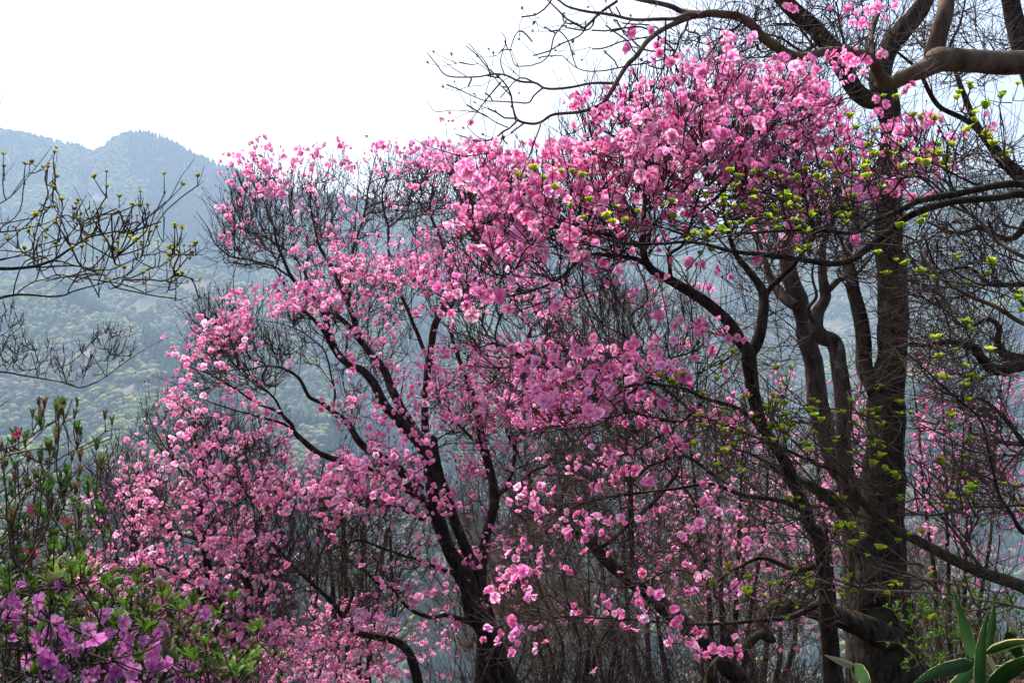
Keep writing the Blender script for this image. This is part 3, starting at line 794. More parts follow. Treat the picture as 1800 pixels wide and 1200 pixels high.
tH.limb([(1540, 690, 16), (1520, 640, 15), (1516, 583, 13), (1508, 533, 12), (1495, 487, 11), (1490, 440, 9), (1505, 390, 7), (1500, 330, 5), (1480, 260, 3)], DH-.1, DH+.5, sides=12, rough=.15)
tH.limb([(1562, 1120, 26), (1533, 1107, 22), (1489, 1089, 18), (1444, 1073, 17), (1400, 1064, 16), (1364, 1066, 15), (1340, 1082, 12), (1342, 1110, 10), (1360, 1124, 8)], DH-.1, DH-.9, sides=14, rough=.16)
tH.limb([(1400, 1064, 8), (1420, 1040, 5), (1445, 1030, 4), (1470, 1025, 2)], DH-.5, DH-.6)
tH.limb([(1345, 1108, 8), (1311, 1133, 9), (1267, 1156, 8), (1249, 1182, 9), (1240, 1230, 9)], DH-.9, DH-.9)
tH.limb([(1520, 970, 14), (1480, 900, 12), (1447, 867, 10), (1420, 850, 9), (1375, 830, 7), (1330, 800, 5), (1290, 790, 3)], DH, DH+.4, sides=12)
car = tH.place(ell([(1400, 60, 130, 80, 130), (1540, 40, 120, 90, 130), (1480, 200, 90, 90, 110), (1500, 420, 70, 90, 70), (1400, 1060, 80, 40, 30), (1560, 550, 90, 250, 90), (1300, 60, 110, 70, 90), (1340, 830, 60, 40, 30)]))
tH.grow(car); tH.spurs(2.6, .28, .3, .8); tH.flush()

# ---- two smooth pinkish trunks
DL = 6.8
tP = Tree('pinkish_barked_tree', 'tree with two bare pinkish brown trunks, the right one knobbly, left of the mossy trunk', 'tree', ground_under(1490, DL), spread=.5, bark_m=M_pinkb, twig_m=M_twigb, rtip=.0013)
tP.limb([(1500, 900, 20), (1467, 817, 17), (1453, 767, 17), (1440, 717, 17), (1432, 650, 17), (1418, 600, 17), (1413, 560, 16), (1402, 520, 15), (1388, 482, 14), (1382, 440, 12), (1390, 390, 10), (1375, 330, 8), (1360, 270, 6), (1365, 200, 3)], DL, DL+.3, 'trunk', 16, world=[gbase(1530, DL, .13)], rough=.14)
tP.limb([(1510, 1000, 18), (1492, 850, 15), (1482, 770, 14), (1482, 700, 14), (1475, 640, 14), (1466, 602, 14), (1446, 592, 14), (1434, 575, 13), (1438, 550, 11), (1450, 525, 10), (1450, 510, 10), (1444, 470, 8), (1450, 420, 6), (1470, 360, 4), (1465, 300, 2.5)], DL-.2, DL-.1, 'trunk', 16, world=[gbase(1540, DL-.2, .13)], rough=.16)
tP.limb([(1400, 540, 9), (1380, 525, 10), (1365, 505, 9), (1350, 480, 7), (1340, 440, 5), (1320, 390, 3.5), (1310, 330, 2)], DL+.1, DL+.5)
tP.limb([(1450, 520, 6), (1470, 495, 6), (1500, 485, 5), (1520, 465, 4), (1550, 430, 3), (1600, 400, 2)], DL, DL-.3)
tP.limb([(1435, 572, 5), (1424, 555, 5), (1422, 540, 5), (1435, 520, 4), (1428, 480, 3), (1440, 440, 2)], DL-.1, DL-.4)
car = tP.place(ell([(1380, 380, 80, 80, 140), (1460, 380, 80, 80, 140), (1340, 470, 70, 60, 110), (1540, 450, 70, 50, 70), (1350, 600, 70, 70, 90)]))
tP.grow(car); tP.spurs(2.6, .26, .4, .7); tP.flush()

# ---- leaning dark trunk and other dark stems in the low centre
tD = Tree('leaning_dark_tree', 'bare dark tree whose trunk leans left across the low centre of the thicket', 'tree', ground_under(1330, 7.0), spread=.5, rtip=.0013)
tD.limb([(1310, 1215, 17), (1260, 1155, 16), (1220, 1115, 16), (1187, 1084, 15), (1147, 1049, 14), (1107, 1018, 13), (1070, 990, 11), (1040, 955, 9), (1005, 930, 7), (985, 900, 5), (990, 860, 4)], 7.0, 6.8, 'trunk', 14, world=[gbase(1340, 7.0, .1)], rough=.14)
tD.limb([(1107, 1018, 6), (1110, 960, 6), (1107, 850, 6), (1100, 760, 5), (1097, 700, 4.5), (1105, 640, 3.6), (1095, 570, 2.5), (1100, 500, 1.6)], 7.0, 7.3)
tD.limb([(1107, 850, 4.5), (1140, 820, 4), (1180, 800, 3.5), (1220, 740, 3), (1240, 680, 2), (1245, 600, 1.5)], 7.1, 7.5)
tD.limb([(1050, 965, 6), (1085, 940, 5), (1150, 880, 5), (1190, 830, 5), (1200, 800, 4), (1250, 830, 5), (1280, 850, 4)], 6.9, 6.6)
car = tD.place(ell([(1060, 560, 80, 80, 140), (1150, 600, 100, 90, 190), (1200, 760, 120, 90, 200), (1050, 780, 90, 90, 150), (1000, 930, 90, 60, 90), (1150, 960, 100, 80, 160)]))
tD.grow(car, ka=.8); tD.spurs(2.6, .3, .6, .5); tD.flush(mat=M_twigb)

tG = Tree('slender_bare_tree', 'slender bare tree with winding stems between the lower left azalea and the middle tree', 'tree', ground_under(740, 8.4), spread=.5, rtip=.0013)
tG.limb([(735, 1200, 9), (707, 1133, 8), (665, 1120, 7), (627, 1110, 6.5), (603, 1083, 6), (585, 1060, 5.5), (567, 1040, 5), (543, 1020, 4.5), (517, 995, 4), (495, 970, 3.2), (480, 935, 2.2)], 8.4, 8.0, 'trunk', 10, world=[gbase(745, 8.4, .06)])
tG.limb([(603, 1083, 5), (620, 1040, 4), (600, 990, 3.5), (620, 940, 3), (600, 900, 2)], 8.3, 8.6)
tG.limb([(540, 1018, 4), (560, 980, 3.5), (590, 930, 3), (640, 900, 2)], 8.1, 8.7)
car = tG.place(ell([(560, 950, 90, 70, 190), (500, 1000, 60, 50, 80), (640, 1020, 80, 60, 130), (680, 930, 70, 60, 110)]))
tG.grow(car); tG.spurs(2.4, .26, .5, .6); tG.flush()

# ---- bare tree at the right edge
DR = 5.2
tR = Tree('bare_gnarled_tree', 'bare gnarled tree with twisted grey limbs entering from the right edge', 'tree', ground_under(1960, DR), spread=.4, rtip=.0013, twig_m=M_twigb)
tR.flow = (-0.7, 0, 0.5); tR.limb([(1960, 1150, 34), (1930, 900, 32), (1900, 700, 30), (1870, 500, 28), (1840, 340, 24), (1835, 200, 20), (1800, 90, 17), (1778, 10, 15), (1750, -80, 12)], DR, DR+.2, 'trunk', 16, world=[gbase(1965, DR, .16)], rough=.15)
tR.limb([(1842, 350, 12), (1810, 325, 13), (1783, 300, 12), (1747, 262, 9), (1720, 225, 7), (1702, 185, 6), (1684, 135, 5), (1668, 90, 4), (1690, 40, 3), (1700, -20, 2)], DR, DR-.4)
tR.limb([(1745, 260, 7), (1730, 240, 6.5), (1700, 212, 6), (1650, 187, 5.5), (1623, 140, 5), (1600, 110, 4), (1570, 90, 3), (1540, 110, 2)], DR-.2, DR-.7)
tR.limb([(1905, 700, 14), (1850, 650, 13), (1797, 643, 10), (1750, 650, 9), (1728, 632, 9), (1712, 610, 8), (1667, 600, 6), (1630, 607, 5), (1600, 603, 4), (1560, 620, 2.5)], DR-.1, DR-.5)
tR.limb([(1895, 680, 11), (1830, 640, 10), (1800, 632, 9), (1765, 622, 8), (1752, 600, 7), (1755, 575, 6), (1735, 560, 5), (1700, 575, 4), (1670, 560, 3)], DR, DR+.3)
tR.limb([(1885, 600, 10), (1830, 520, 8), (1800, 500, 6), (1740, 500, 5), (1700, 470, 4), (1640, 480, 3), (1600, 460, 2)], DR, DR-.2)
tR.limb([(1925, 880, 10), (1860, 830, 8), (1800, 780, 6), (1750, 720, 5), (1720, 700, 4), (1660, 690, 3), (1620, 650, 2)], DR, DR+.2)
tR.limb([(1840, 330, 9), (1800, 400, 8), (1770, 420, 6), (1720, 400, 5), (1680, 410, 4), (1630, 390, 2.5)], DR, DR+.4)
car = tR.place(ell([(1700, 80, 90, 80, 130), (1720, 330, 90, 90, 170), (1700, 470, 100, 90, 210), (1700, 640, 100, 90, 210), (1740, 820, 80, 110, 190), (1620, 560, 60, 100, 110)]))
tR.grow(car); tR.spurs(2.6, .26, .2, .9); tR.flush()

# ---- smooth brown limb tree, top right
DI = 4.3
tI = Tree('smooth_barked_tree', 'leafless tree with a thick curving smooth brown bough reaching in at the top right', 'tree', ground_under(2080, DI), spread=.25, bark_m=M_brown, rtip=.0013)
tI.exact = True; tI.rtip = .0018
tI.flow = (-0.8, 0, 0.4); tI.limb([(2080, 1150, 42), (2070, 800, 38), (2055, 450, 34), (2040, 230, 30), (2045, 110, 26), (2060, -60, 20)], DI, DI, 'trunk', 18, world=[gbase(2080, DI, .14)], rough=.1)
tI.limb([(2045, 150, 24), (1960, 118, 22), (1860, 108, 20), (1800, 110, 20), (1740, 109, 20), (1690, 107, 20), (1650, 104, 22), (1628, 118, 17), (1605, 130, 14), (1580, 142, 13), (1562, 149, 12)], DI, DI-.1, sides=18, rough=.09, k=8)
tI.limb([(1642, 112, 17), (1644, 85, 17), (1652, 55, 15), (1660, 20, 14), (1665, -20, 14), (1672, -80, 12), (1690, -160, 8)], DI-.05, DI+.1, sides=16, rough=.09)
tI.limb([(1568, 148, 11), (1552, 140, 12), (1543, 122, 10), (1533, 103, 9), (1516, 94, 8.5), (1490, 91, 8), (1465, 90, 8), (1440, 92, 8), (1415, 99, 8.5), (1390, 95, 8.5), (1365, 82, 8), (1340, 65, 8), (1318, 42, 8), (1297, 28, 7.5), (1270, 24, 7), (1245, 22, 6.5), (1228, 27, 6)], DI-.1, DI-.4, sides=14, rough=.1, k=6)
tI.limb([(1537, 100, 6), (1530, 75, 5), (1531, 50, 4), (1545, 20, 3), (1549, -20, 2.5)], DI-.15, DI+.2)
tI.limb([(1232, 26, 5), (1215, 30, 5), (1190, 40, 4.8), (1164, 54, 4.6), (1140, 72, 4.5), (1119, 99, 4.4), (1101, 117, 4.3), (1086, 141, 4), (1065, 174, 3.6), (1050, 186, 3.4), (1020, 195, 3), (975, 200, 2.6), (954, 212, 2.4), (936, 216, 2.4), (912, 209, 2.2), (903, 186, 1.7), (897, 162, 1.6), (882, 141, 1.4), (858, 120, 1.2), (840, 100, 1.1), (819, 82, .9)], DI-.4, DI-.8)
tI.limb([(912, 210, 1.8), (898, 222, 1.8), (885, 231, 1.8), (870, 243, 1.6), (840, 247, 1.4), (816, 240, 1.1), (800, 236, .8)], DI-.75, DI-.9)
tI.limb([(1085, 143, 2.8), (1077, 146, 2.6), (1038, 146, 2.4), (1005, 152, 2.3), (975, 156, 2.3), (957, 155, 2.1), (942, 147, 2), (912, 142, 1.9), (888, 134, 1.7), (864, 131, 1.6), (834, 135, 1.5), (786, 135, 1.3), (765, 114, 1.1), (750, 95, .9)], DI-.5, DI-.9)
tI.limb([(955, 155, 1.7), (940, 168, 1.5), (930, 180, 1.4), (905, 182, 1.3), (875, 180, 1.2), (848, 179, 1.1), (820, 165, 1), (808, 158, .8)], DI-.7, DI-.8)
tI.limb([(1228, 26, 4), (1205, 26, 3.6), (1185, 33, 3.2), (1150, 36, 3), (1110, 35, 2.8), (1074, 27, 2.6), (1035, 21, 2.4), (999, 12, 2), (981, 0, 1.8), (950, -15, 1.3)], DI-.4, DI-.7)
tI.limb([(1232, 24, 5), (1200, 22, 5), (1179, 12, 4.5), (1140, 3, 4), (1100, -6, 3.5), (1040, -30, 2)], DI-.4, DI-.2)
tI.limb([(1085, 2, 2.6), (1062, 15, 2.5), (1044, 30, 2.4), (1033, 42, 2.3), (1023, 48, 2), (999, 36, 1.8), (981, 18, 1.5), (960, 0, 1.2)], DI-.3, DI-.5)
tI.limb([(996, 35, 1.5), (985, 50, 1.5), (975, 66, 1.4), (969, 93, 1.3), (957, 107, 1.2), (945, 112, 1.2), (924, 118, 1.1), (906, 115, 1), (897, 90, .8)], DI-.5, DI-.8)
tI.limb([(1211, 30, 2), (1205, 50, 1.8), (1195, 66, 1.8), (1185, 95, 1.6), (1150, 110, 1.4), (1110, 117, 1.3), (1060, 124, 1.2), (1020, 122, 1), (990, 98, .8)], DI-.4, DI-.6)
tI.limb([(951, 216, 1.6), (945, 232, 1.5), (939, 249, 1.4), (927, 285, 1.2), (912, 312, 1), (888, 332, .8)], DI-.7, DI-.9)
tI.limb([(885, 232, 1.3), (882, 250, 1.2), (865, 268, 1.1), (820, 276, 1), (780, 268, .9), (745, 254, .8), (728, 243, .6)], DI-.8, DI-1.0)
tI.limb([(1060, 184, 1.5), (1052, 205, 1.3), (1045, 235, .8)], DI-.6, DI-.6)
tI.limb([(862, 132, 1.2), (850, 105, 1), (835, 90, .9), (824, 75, .7)], DI-.8, DI-.9)
tI.limb([(887, 134, 1.2), (880, 108, 1), (888, 75, .9), (882, 58, .7)], DI-.75, DI-.7)
tI.limb([(900, 172, 1.2), (880, 150, 1), (862, 128, .9), (840, 110, .7), (830, 100, .6)], DI-.75, DI-.95)
tI.limb([(893, 224, 1.2), (870, 214, 1), (850, 200, .9), (830, 195, .8), (795, 195, .7), (765, 197, .7), (750, 180, .5)], DI-.8, DI-1.0)
tI.limb([(830, 196, .8), (827, 175, .7), (827, 155, .5)], DI-.9, DI-.9)
tI.limb([(857, 247, .9), (835, 237, .8), (820, 222, .6)], DI-.9, DI-1.0)
tI.limb([(820, 135, .9), (795, 122, .8), (776, 108, .6)], DI-.85, DI-.8)
car = tI.place(ell([(830, 150, 70, 50, 9), (900, 120, 60, 60, 8), (960, 60, 70, 60, 16), (1100, 50, 110, 50, 26), (1180, 90, 60, 60, 16), (900, 220, 60, 40, 5), (1300, 60, 90, 50, 30), (1480, 40, 80, 50, 30)]), .15)
tI.grow(car, ka=.8); p2, d2 = tI.spurs(.8, .13, .15, .9, r=.0012); tI.flush()
leaves(tI, p2, unit(d2+np.array([0, 0, .6])), .014, SMALLCUP, [(.12, .12, .04), (.18, .19, .05), (.08, .06, .04)], 'leaf_buds', M_bud)

# ---- budding tree with yellow-green leaf tufts, from the right
DJ = 3.1
tJ = Tree('budding_tree', 'tree with dark horizontal branches from the right edge, lined with lime green leaf tufts', 'tree', ground_under(2050, DJ), spread=.22, rtip=.0011)
tJ.flow = (-0.5, 0, 0.8); tJ.limb([(2050, 1500, 40), (2030, 1150, 36), (2010, 800, 32), (1990, 500, 28), (1975, 330, 22), (1960, 150, 14), (1940, 0, 8)], DJ, DJ+.2, 'trunk', 16, world=[gbase(2050, DJ, .09)])
tJ.limb([(1978, 345, 14), (1880, 330, 9), (1797, 326, 7.5), (1733, 328, 7), (1683, 340, 6.8), (1617, 353, 6.5), (1583, 370, 6), (1533, 390, 5.8), (1510, 407, 5), (1467, 407, 4.5), (1433, 403, 4), (1367, 407, 3.6), (1290, 407, 3), (1265, 400, 2.5), (1230, 425, 2)], DJ, DJ-.2, sides=12)
tJ.limb([(1982, 400, 13), (1880, 350, 9), (1797, 340, 7.5), (1750, 347, 7), (1667, 357, 7), (1600, 380, 7), (1567, 403, 7), (1533, 427, 7), (1500, 453, 7), (1467, 463, 6.5), (1433, 460, 6), (1367, 450, 5.5), (1300, 443, 5), (1250, 433, 4.5), (1200, 427, 4), (1150, 427, 3.6), (1083, 423, 3), (1033, 405, 2.4), (960, 378, 1.8), (900, 350, 1.2)], DJ-.05, DJ-.1, sides=12)
tJ.limb([(1430, 403, 3.5), (1425, 380, 3.5), (1400, 365, 3), (1365, 345, 2.6), (1320, 340, 2), (1250, 360, 1.3)], DJ, DJ+.1)
tJ.limb([(1530, 392, 3.5), (1490, 370, 3), (1460, 350, 3), (1440, 300, 2.6), (1430, 250, 2.3), (1410, 210, 1.5)], DJ-.1, DJ+.2)
tJ.limb([(1730, 328, 3.5), (1690, 310, 3), (1650, 290, 3), (1600, 270, 2.6), (1560, 240, 2), (1520, 225, 1.4)], DJ, DJ+.2)
tJ.limb([(1680, 340, 3), (1665, 300, 2.6), (1668, 250, 2.3), (1700, 200, 2), (1740, 175, 1.4)], DJ, DJ-.2)
tJ.limb([(1230, 432, 2.5), (1190, 410, 2.3), (1150, 395, 2), (1080, 370, 1.7), (1010, 350, 1.2)], DJ-.1, DJ-.1)
tJ.limb([(1985, 640, 12), (1880, 600, 8), (1797, 566, 5.5), (1750, 540, 5), (1700, 517, 4.6), (1650, 487, 4.2), (1623, 453, 3.6), (1612, 425, 3), (1560, 400, 2)], DJ, DJ-.2, mat=M_brown)
tJ.limb([(1980, 560, 10), (1880, 490, 7), (1797, 452, 5), (1750, 423, 4.5), (1717, 383, 4), (1672, 362, 3.4), (1640, 330, 2)], DJ+.1, DJ+.1, mat=M_brown)
CUPG = [(.46, .58, .05), (.36, .50, .04), (.54, .62, .09)]
def tufts(tr, spec, k, size):
    c = cells(spec, k); T3 = tr.place(c)
    m_ = rng.random(len(T3)) < .7; car = T3[m_]-np.array([0, 0, 1])*rng.uniform(.02, .07, (m_.sum(), 1))+rng.normal(0, .02, (m_.sum(), 3))
    return T3, car
T3, car = tufts(tJ, """
150 1550 10112
200 1400 0121202
250 1450 2344411
300 900 1310002312332110
350 950 033320554441121
400 1200 311110310000
450 1400 0012112011
500 1600 0111
550 1600 1110
600 1600 01100
650 1650 2110
""", 1.6, .02)
car = np.concatenate([car, tJ.place(ell([(1450, 340, 150, 60, 70), (1250, 380, 120, 40, 40), (1620, 270, 90, 60, 50), (1700, 430, 90, 90, 40), (1500, 430, 100, 30, 20)]))])
tJ.grow(car, ka=1.2); p2, d2 = tJ.spurs(.7, .10, .6, .6); dd = tJ.attach(T3); tJ.flush()
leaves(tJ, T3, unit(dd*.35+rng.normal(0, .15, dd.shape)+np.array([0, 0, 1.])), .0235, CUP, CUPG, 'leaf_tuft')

DK = 3.3
tK = Tree('budding_tree', 'tree with long brown boughs slanting up from lower right, dotted with green leaf tufts', 'tree', ground_under(2150, DK), spread=.22, rtip=.0011, bark_m=M_kb, twig_m=M_twigb)
tK.flow = (-0.6, 0, 0.75); tK.limb([(2150, 1500, 30), (2120, 1300, 28), (2060, 1150, 22), (1960, 1100, 16), (1870, 1065, 13), (1796, 1031, 11), (1733, 1009, 10), (1667, 978, 9), (1600, 942, 8.5), (1556, 920, 8), (1511, 876, 7), (1489, 844, 6.5), (1465, 826, 4.5), (1433, 813, 4), (1367, 780, 3.6), (1320, 765, 3.2), (1267, 743, 2.8), (1217, 723, 2.3), (1183, 690, 1.8)], DK, DK-.1, 'trunk', 12, world=[gbase(2160, DK, .08)])
tK.limb([(2060, 1150, 12), (1960, 980, 8), (1860, 950, 6), (1797, 935, 5), (1775, 900, 4.5), (1756, 867, 4.2), (1740, 800, 4), (1725, 740, 3.5), (1683, 700, 3), (1633, 657, 2.6), (1583, 610, 2)], DK, DK+.1, mat=M_dark)
tK.limb([(1960, 985, 6), (1880, 910, 5), (1797, 889, 3.5), (1700, 893, 3), (1640, 903, 3), (1600, 898, 2.6), (1560, 870, 2.4), (1533, 833, 2.2), (1524, 815, 1.8), (1530, 800, 1.2)], DK, DK-.2)
tK.limb([(1500, 862, 4), (1480, 820, 3), (1455, 790, 2.4), (1442, 750, 2.2), (1435, 720, 1.5)], DK-.1, DK)
tK.limb([(1860, 1080, 5), (1780, 1065, 4), (1700, 1048, 3.5), (1600, 1042, 3.2), (1500, 1035, 3), (1430, 1018, 2.6), (1350, 1012, 2.2), (1290, 1003, 1.7), (1240, 990, 1.2)], DK, DK, mat=M_twigg)
tK.limb([(1556, 918, 3.4), (1500, 905, 3), (1473, 897, 2.6), (1417, 887, 2.4), (1370, 880, 2), (1333, 862, 1.6), (1290, 820, 1.2)], DK-.1, DK-.2)
tK.limb([(1780, 1068, 3), (1700, 1090, 2.6), (1650, 1060, 2.2), (1600, 1000, 1.8), (1560, 960, 1.3)], DK, DK-.2, mat=M_twigg)
tK.limb([(1433, 813, 3), (1380, 760, 2.6), (1340, 735, 2.2), (1280, 690, 1.8), (1240, 660, 1.3)], DK-.1, DK+.2)
tK.limb([(1733, 1009, 5), (1690, 950, 4), (1650, 900, 3), (1600, 850, 2.6), (1560, 800, 1.8), (1580, 760, 1.2)], DK-.1, DK+.2)
tK.limb([(1740, 800, 3.4), (1700, 790, 2.6), (1650, 760, 2), (1610, 740, 1.4)], DK, DK-.1)
T3, car = tufts(tK, """
600 1250 10
650 1150 232131010
700 1150 01344432101100
750 1200 13242231011
800 1250 21014433321
850 1300 012101133310
900 1400 012210110
950 1250 10001210
1000 1250 112320210
1050 1350 100001
""", 1.7, .02)
car = np.concatenate([car, tK.place(ell([(1400, 760, 170, 70, 110), (1600, 820, 130, 90, 110), (1450, 900, 150, 60, 70), (1500, 1020, 180, 40, 70), (1720, 1050, 70, 50, 40), (1720, 880, 70, 90, 60)]))])
tK.grow(car, ka=1.2); tK.spurs(1.0, .13, .3, .8); dd = tK.attach(T3); tK.flush()
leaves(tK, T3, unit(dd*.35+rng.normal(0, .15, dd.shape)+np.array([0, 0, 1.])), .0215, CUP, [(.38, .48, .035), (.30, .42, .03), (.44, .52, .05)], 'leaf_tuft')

# ---- budding trees at the left edge
DA = 3.6
tA = Tree('budding_tree', 'tree at the left edge with bare upswept twigs tipped with small yellow buds', 'tree', ground_under(-420, DA), spread=.2, rtip=.0014)
tA.flow = (0.55, 0, 0.8); tA.limb([(-420, 1300, 34), (-410, 1000, 30), (-400, 700, 26), (-380, 500, 20), (-360, 300, 14), (-340, 100, 8)], DA, DA+.1, 'trunk', 14, world=[gbase(-420, DA, .1)])
tA.limb([(-390, 600, 12), (-250, 520, 8), (-100, 478, 5), (-10, 472, 4.2), (30, 472, 4), (60, 469, 4), (85, 460, 3.6), (100, 453, 3.4), (133, 430, 3), (157, 416, 2.8), (180, 411, 2.6), (205, 406, 2.3), (233, 403, 2.1), (267, 377, 1.8), (285, 362, 1.6), (300, 348, 1.4), (320, 310, 1.1), (340, 279, .8)], DA, DA-.2)
tA.limb([(62, 469, 2.6), (100, 466, 2.4), (133, 466, 2.2), (165, 472, 2), (195, 474, 1.8), (222, 462, 1.6), (250, 450, 1.4), (272, 440, 1.2), (295, 416, .9)], DA-.05, DA-.3)
tA.limb([(-385, 640, 10), (-250, 580, 7), (-100, 545, 4.5), (-10, 526, 3.6), (30, 517, 3.2), (60, 517, 2.8), (90, 520, 2.5), (115, 518, 2.4), (133, 511, 2.2), (190, 495, 1.7), (225, 482, 1.4), (255, 457, 1)], DA+.1, DA)
tA.limb([(30, 517, 2), (60, 495, 1.8), (100, 487, 1.5), (150, 480, 1.2), (190, 470, .9)], DA+.1, DA+.2)
tA.limb([(157, 416, 1.8), (140, 405, 1.7), (125, 398, 1.6), (105, 375, 1.4), (86, 350, .9)], DA-.1, DA)
tA.limb([(150, 420, 1.8), (158, 390, 1.5), (148, 360, 1.2), (130, 325, .8)], DA-.1, DA-.2)
tA.limb([(-380, 480, 8), (-200, 430, 5), (-60, 412, 3.2), (0, 408, 2.4), (40, 403, 2), (80, 394, 1.6), (105, 378, 1.2), (120, 350, .8)], DA, DA+.2)
tA.limb([(-370, 420, 8), (-200, 400, 5), (-60, 390, 3), (0, 360, 2), (30, 335, 1.6), (60, 300, 1.2), (90, 258, .8)], DA+.1, DA+.3)
tA.limb([(-360, 330, 6), (-150, 280, 3), (-40, 230, 1.8), (-5, 190, 1.2), (8, 155, .7)], DA, DA)
tA.limb([(-390, 700, 8), (-200, 520, 4), (-60, 470, 2.4), (0, 455, 1.8), (60, 445, 1.5), (110, 430, 1.1)], DA+.2, DA+.3)
c = cells("""
250 0 1300
300 0 0202121
350 0 1331313
400 0 23445441
450 0 001223310
""", 1.7)
T3 = tA.place(c); m_ = rng.random(len(T3)) < .6
car = T3[m_]-np.array([0, 0, 1])*rng.uniform(.03, .09, (m_.sum(), 1))
car = np.concatenate([car, tA.place(ell([(60, 420, 70, 60, 40), (200, 385, 90, 25, 60), (150, 488, 90, 10, 25), (-60, 420, 60, 100, 60)]))])
tA.grow(car, ka=1.6, bf=.5); p2, d2 = tA.spurs(.8, .07, .7, .5, r=.0010); dd = tA.attach(T3)
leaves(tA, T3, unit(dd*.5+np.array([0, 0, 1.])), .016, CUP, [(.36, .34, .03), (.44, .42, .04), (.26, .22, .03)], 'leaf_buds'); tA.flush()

tB = Tree('bare_grey_tree', 'bare tree at the left edge whose fine grey twigs arch below the yellow budded branches', 'tree', ground_under(-480, 4.2), spread=.18, rtip=.0010, twig_m=M_twigd)
tB.flow = (0.3, 0, 0.9); tB.limb([(-480, 1200, 30), (-470, 900, 26), (-450, 700, 20), (-430, 450, 12)], 4.2, 4.3, 'trunk', 14, world=[gbase(-480, 4.2, .1)])
tB.limb([(-455, 760, 10), (-250, 690, 6), (-100, 650, 3.5), (0, 652, 2.6), (33, 660, 2.4), (60, 664, 2.2), (100, 670, 2), (122, 677, 2), (143, 682, 1.9), (173, 670, 1.6), (195, 656, 1.5), (217, 640, 1.3), (240, 625, 1.1), (267, 610, 1), (297, 592, .7)], 4.2, 4.0)
tB.limb([(-450, 700, 8), (-200, 620, 4), (-60, 600, 2), (0, 590, 1.5), (22, 575, 1.1), (45, 560, .7)], 4.2, 4.3)
for q in ([(66, 664, 1.4), (68, 640, 1.2), (63, 625, .9), (65, 610, .6)], [(68, 645, 1.2), (85, 625, 1), (100, 605, .8), (118, 584, .5)], [(143, 681, 1.4), (150, 660, 1.2), (160, 630, 1), (170, 610, .6)],
          [(185, 663, 1.3), (190, 630, 1.1), (195, 600, 1), (205, 568, .6)], [(190, 635, 1), (182, 600, .8), (180, 580, .5)], [(115, 672, 1.2), (125, 650, 1), (130, 630, .8), (125, 615, .5)], [(10, 655, 1.3), (30, 625, 1), (45, 615, .6)]):
    tB.limb(q, 4.1, 4.1, sides=6)
car = tB.place(ell([(70, 630, 50, 30, 30), (190, 610, 50, 30, 50), (120, 650, 60, 20, 30), (10, 610, 40, 40, 40), (20, 560, 30, 20, 14)]), .1)
tB.grow(car, ka=.5); tB.spurs(2.2, .05, .9, .4); tB.flush()

# ---- azalea with upright dark leaf buds, left edge
DB = 2.7
tS = Tree('evergreen_azalea', 'shrub at the left edge with slender twigs ending in upright dark green leaf buds', 'shrub', ground_under(-250, DB), spread=.22, bark_m=M_twigg, twig_m=M_twigb, rtip=.0011)
for k, (x0, pts) in enumerate([
    (-330, [(-250, 1150, 9), (-150, 950, 7), (-70, 850, 5), (-20, 800, 3.6), (33, 777, 3), (83, 743, 2.2), (117, 727, 1.3)]),
    (-300, [(-240, 1180, 8), (-130, 960, 6), (-50, 860, 4), (0, 805, 3), (50, 789, 2.4), (110, 780, 1.8), (150, 757, 1.2)]),
    (-280, [(-200, 1180, 8), (-100, 980, 6), (-40, 900, 4), (10, 860, 3), (60, 846, 2.4), (105, 822, 1.8), (120, 800, 1.2)]),
    (-280, [(-200, 1180, 8), (-90, 1010, 6), (-30, 930, 4), (10, 905, 3), (60, 900, 2.4), (110, 890, 1.8), (160, 872, 1.2)]),
    (-260, [(-190, 1200, 8), (-90, 1070, 6), (-30, 1000, 4), (20, 950, 3), (70, 925, 2.4), (130, 900, 1.5), (150, 895, 1)]),
    (-240, [(-160, 1210, 8), (-80, 1110, 6), (-10, 1040, 4), (40, 990, 3), (90, 965, 2.4), (140, 945, 1.5), (165, 925, 1)]),
    (-240, [(-160, 1100, 8), (-90, 900, 5), (-50, 800, 4), (-20, 740, 3), (0, 715, 2.4), (20, 700, 1.5)])]):
    tS.flow = (0.35, 0, 0.9); tS.limb(pts, DB+.1*math.sin(k*2), DB+.15*math.cos(k*3), 'trunk' if k == 0 else 'branch', 8, world=[gbase(x0, DB, .03)])
c = cells("""
700 0 2331
750 0 4331
800 0 3332
850 0 3333
900 0 5543
950 0 5532
1000 0 442
""", 1.9)
T3 = tS.place(c, .16); car = T3[rng.random(len(T3)) < .7]-np.array([0, 0, 1])*.04
car = np.concatenate([car, tS.place(ell([(40, 880, 60, 90, 50), (20, 980, 60, 60, 40)]))])
tS.grow(car, ka=1.2); tS.spurs(.7, .07, .7, .5, r=.0012); dd = tS.attach(T3); tS.flush()
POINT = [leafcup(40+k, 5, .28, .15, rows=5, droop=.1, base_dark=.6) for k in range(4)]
up_ = unit(dd*.3+np.array([0, 0, 1.]))
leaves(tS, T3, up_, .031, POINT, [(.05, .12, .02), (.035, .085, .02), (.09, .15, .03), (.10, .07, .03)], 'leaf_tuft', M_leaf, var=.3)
buds(tS, T3-up_*.006, up_, .016, (.14, .075, .03), 'bud_scales')
WILT = np.array([[.28, .05, .09], [.45, .13, .18]])
wp = np.array([U(60, 897, 2.6), U(118, 915, 2.6), U(60, 965, 2.6), U(58, 975, 2.55), U(30, 765, 2.7)])
STAR = [petal_flower(60+k, 4, 3, op, True, star=.5) for k, op in enumerate([1.15, .95, 1.3, .8])]
blossoms(tS, wp, unit(rng.normal(0, 1, (5, 3))+np.array([0, -.5, .3])), .036, True, 5, M_petal, 'wilted_blossom', WILT, lib=STAR[:2])

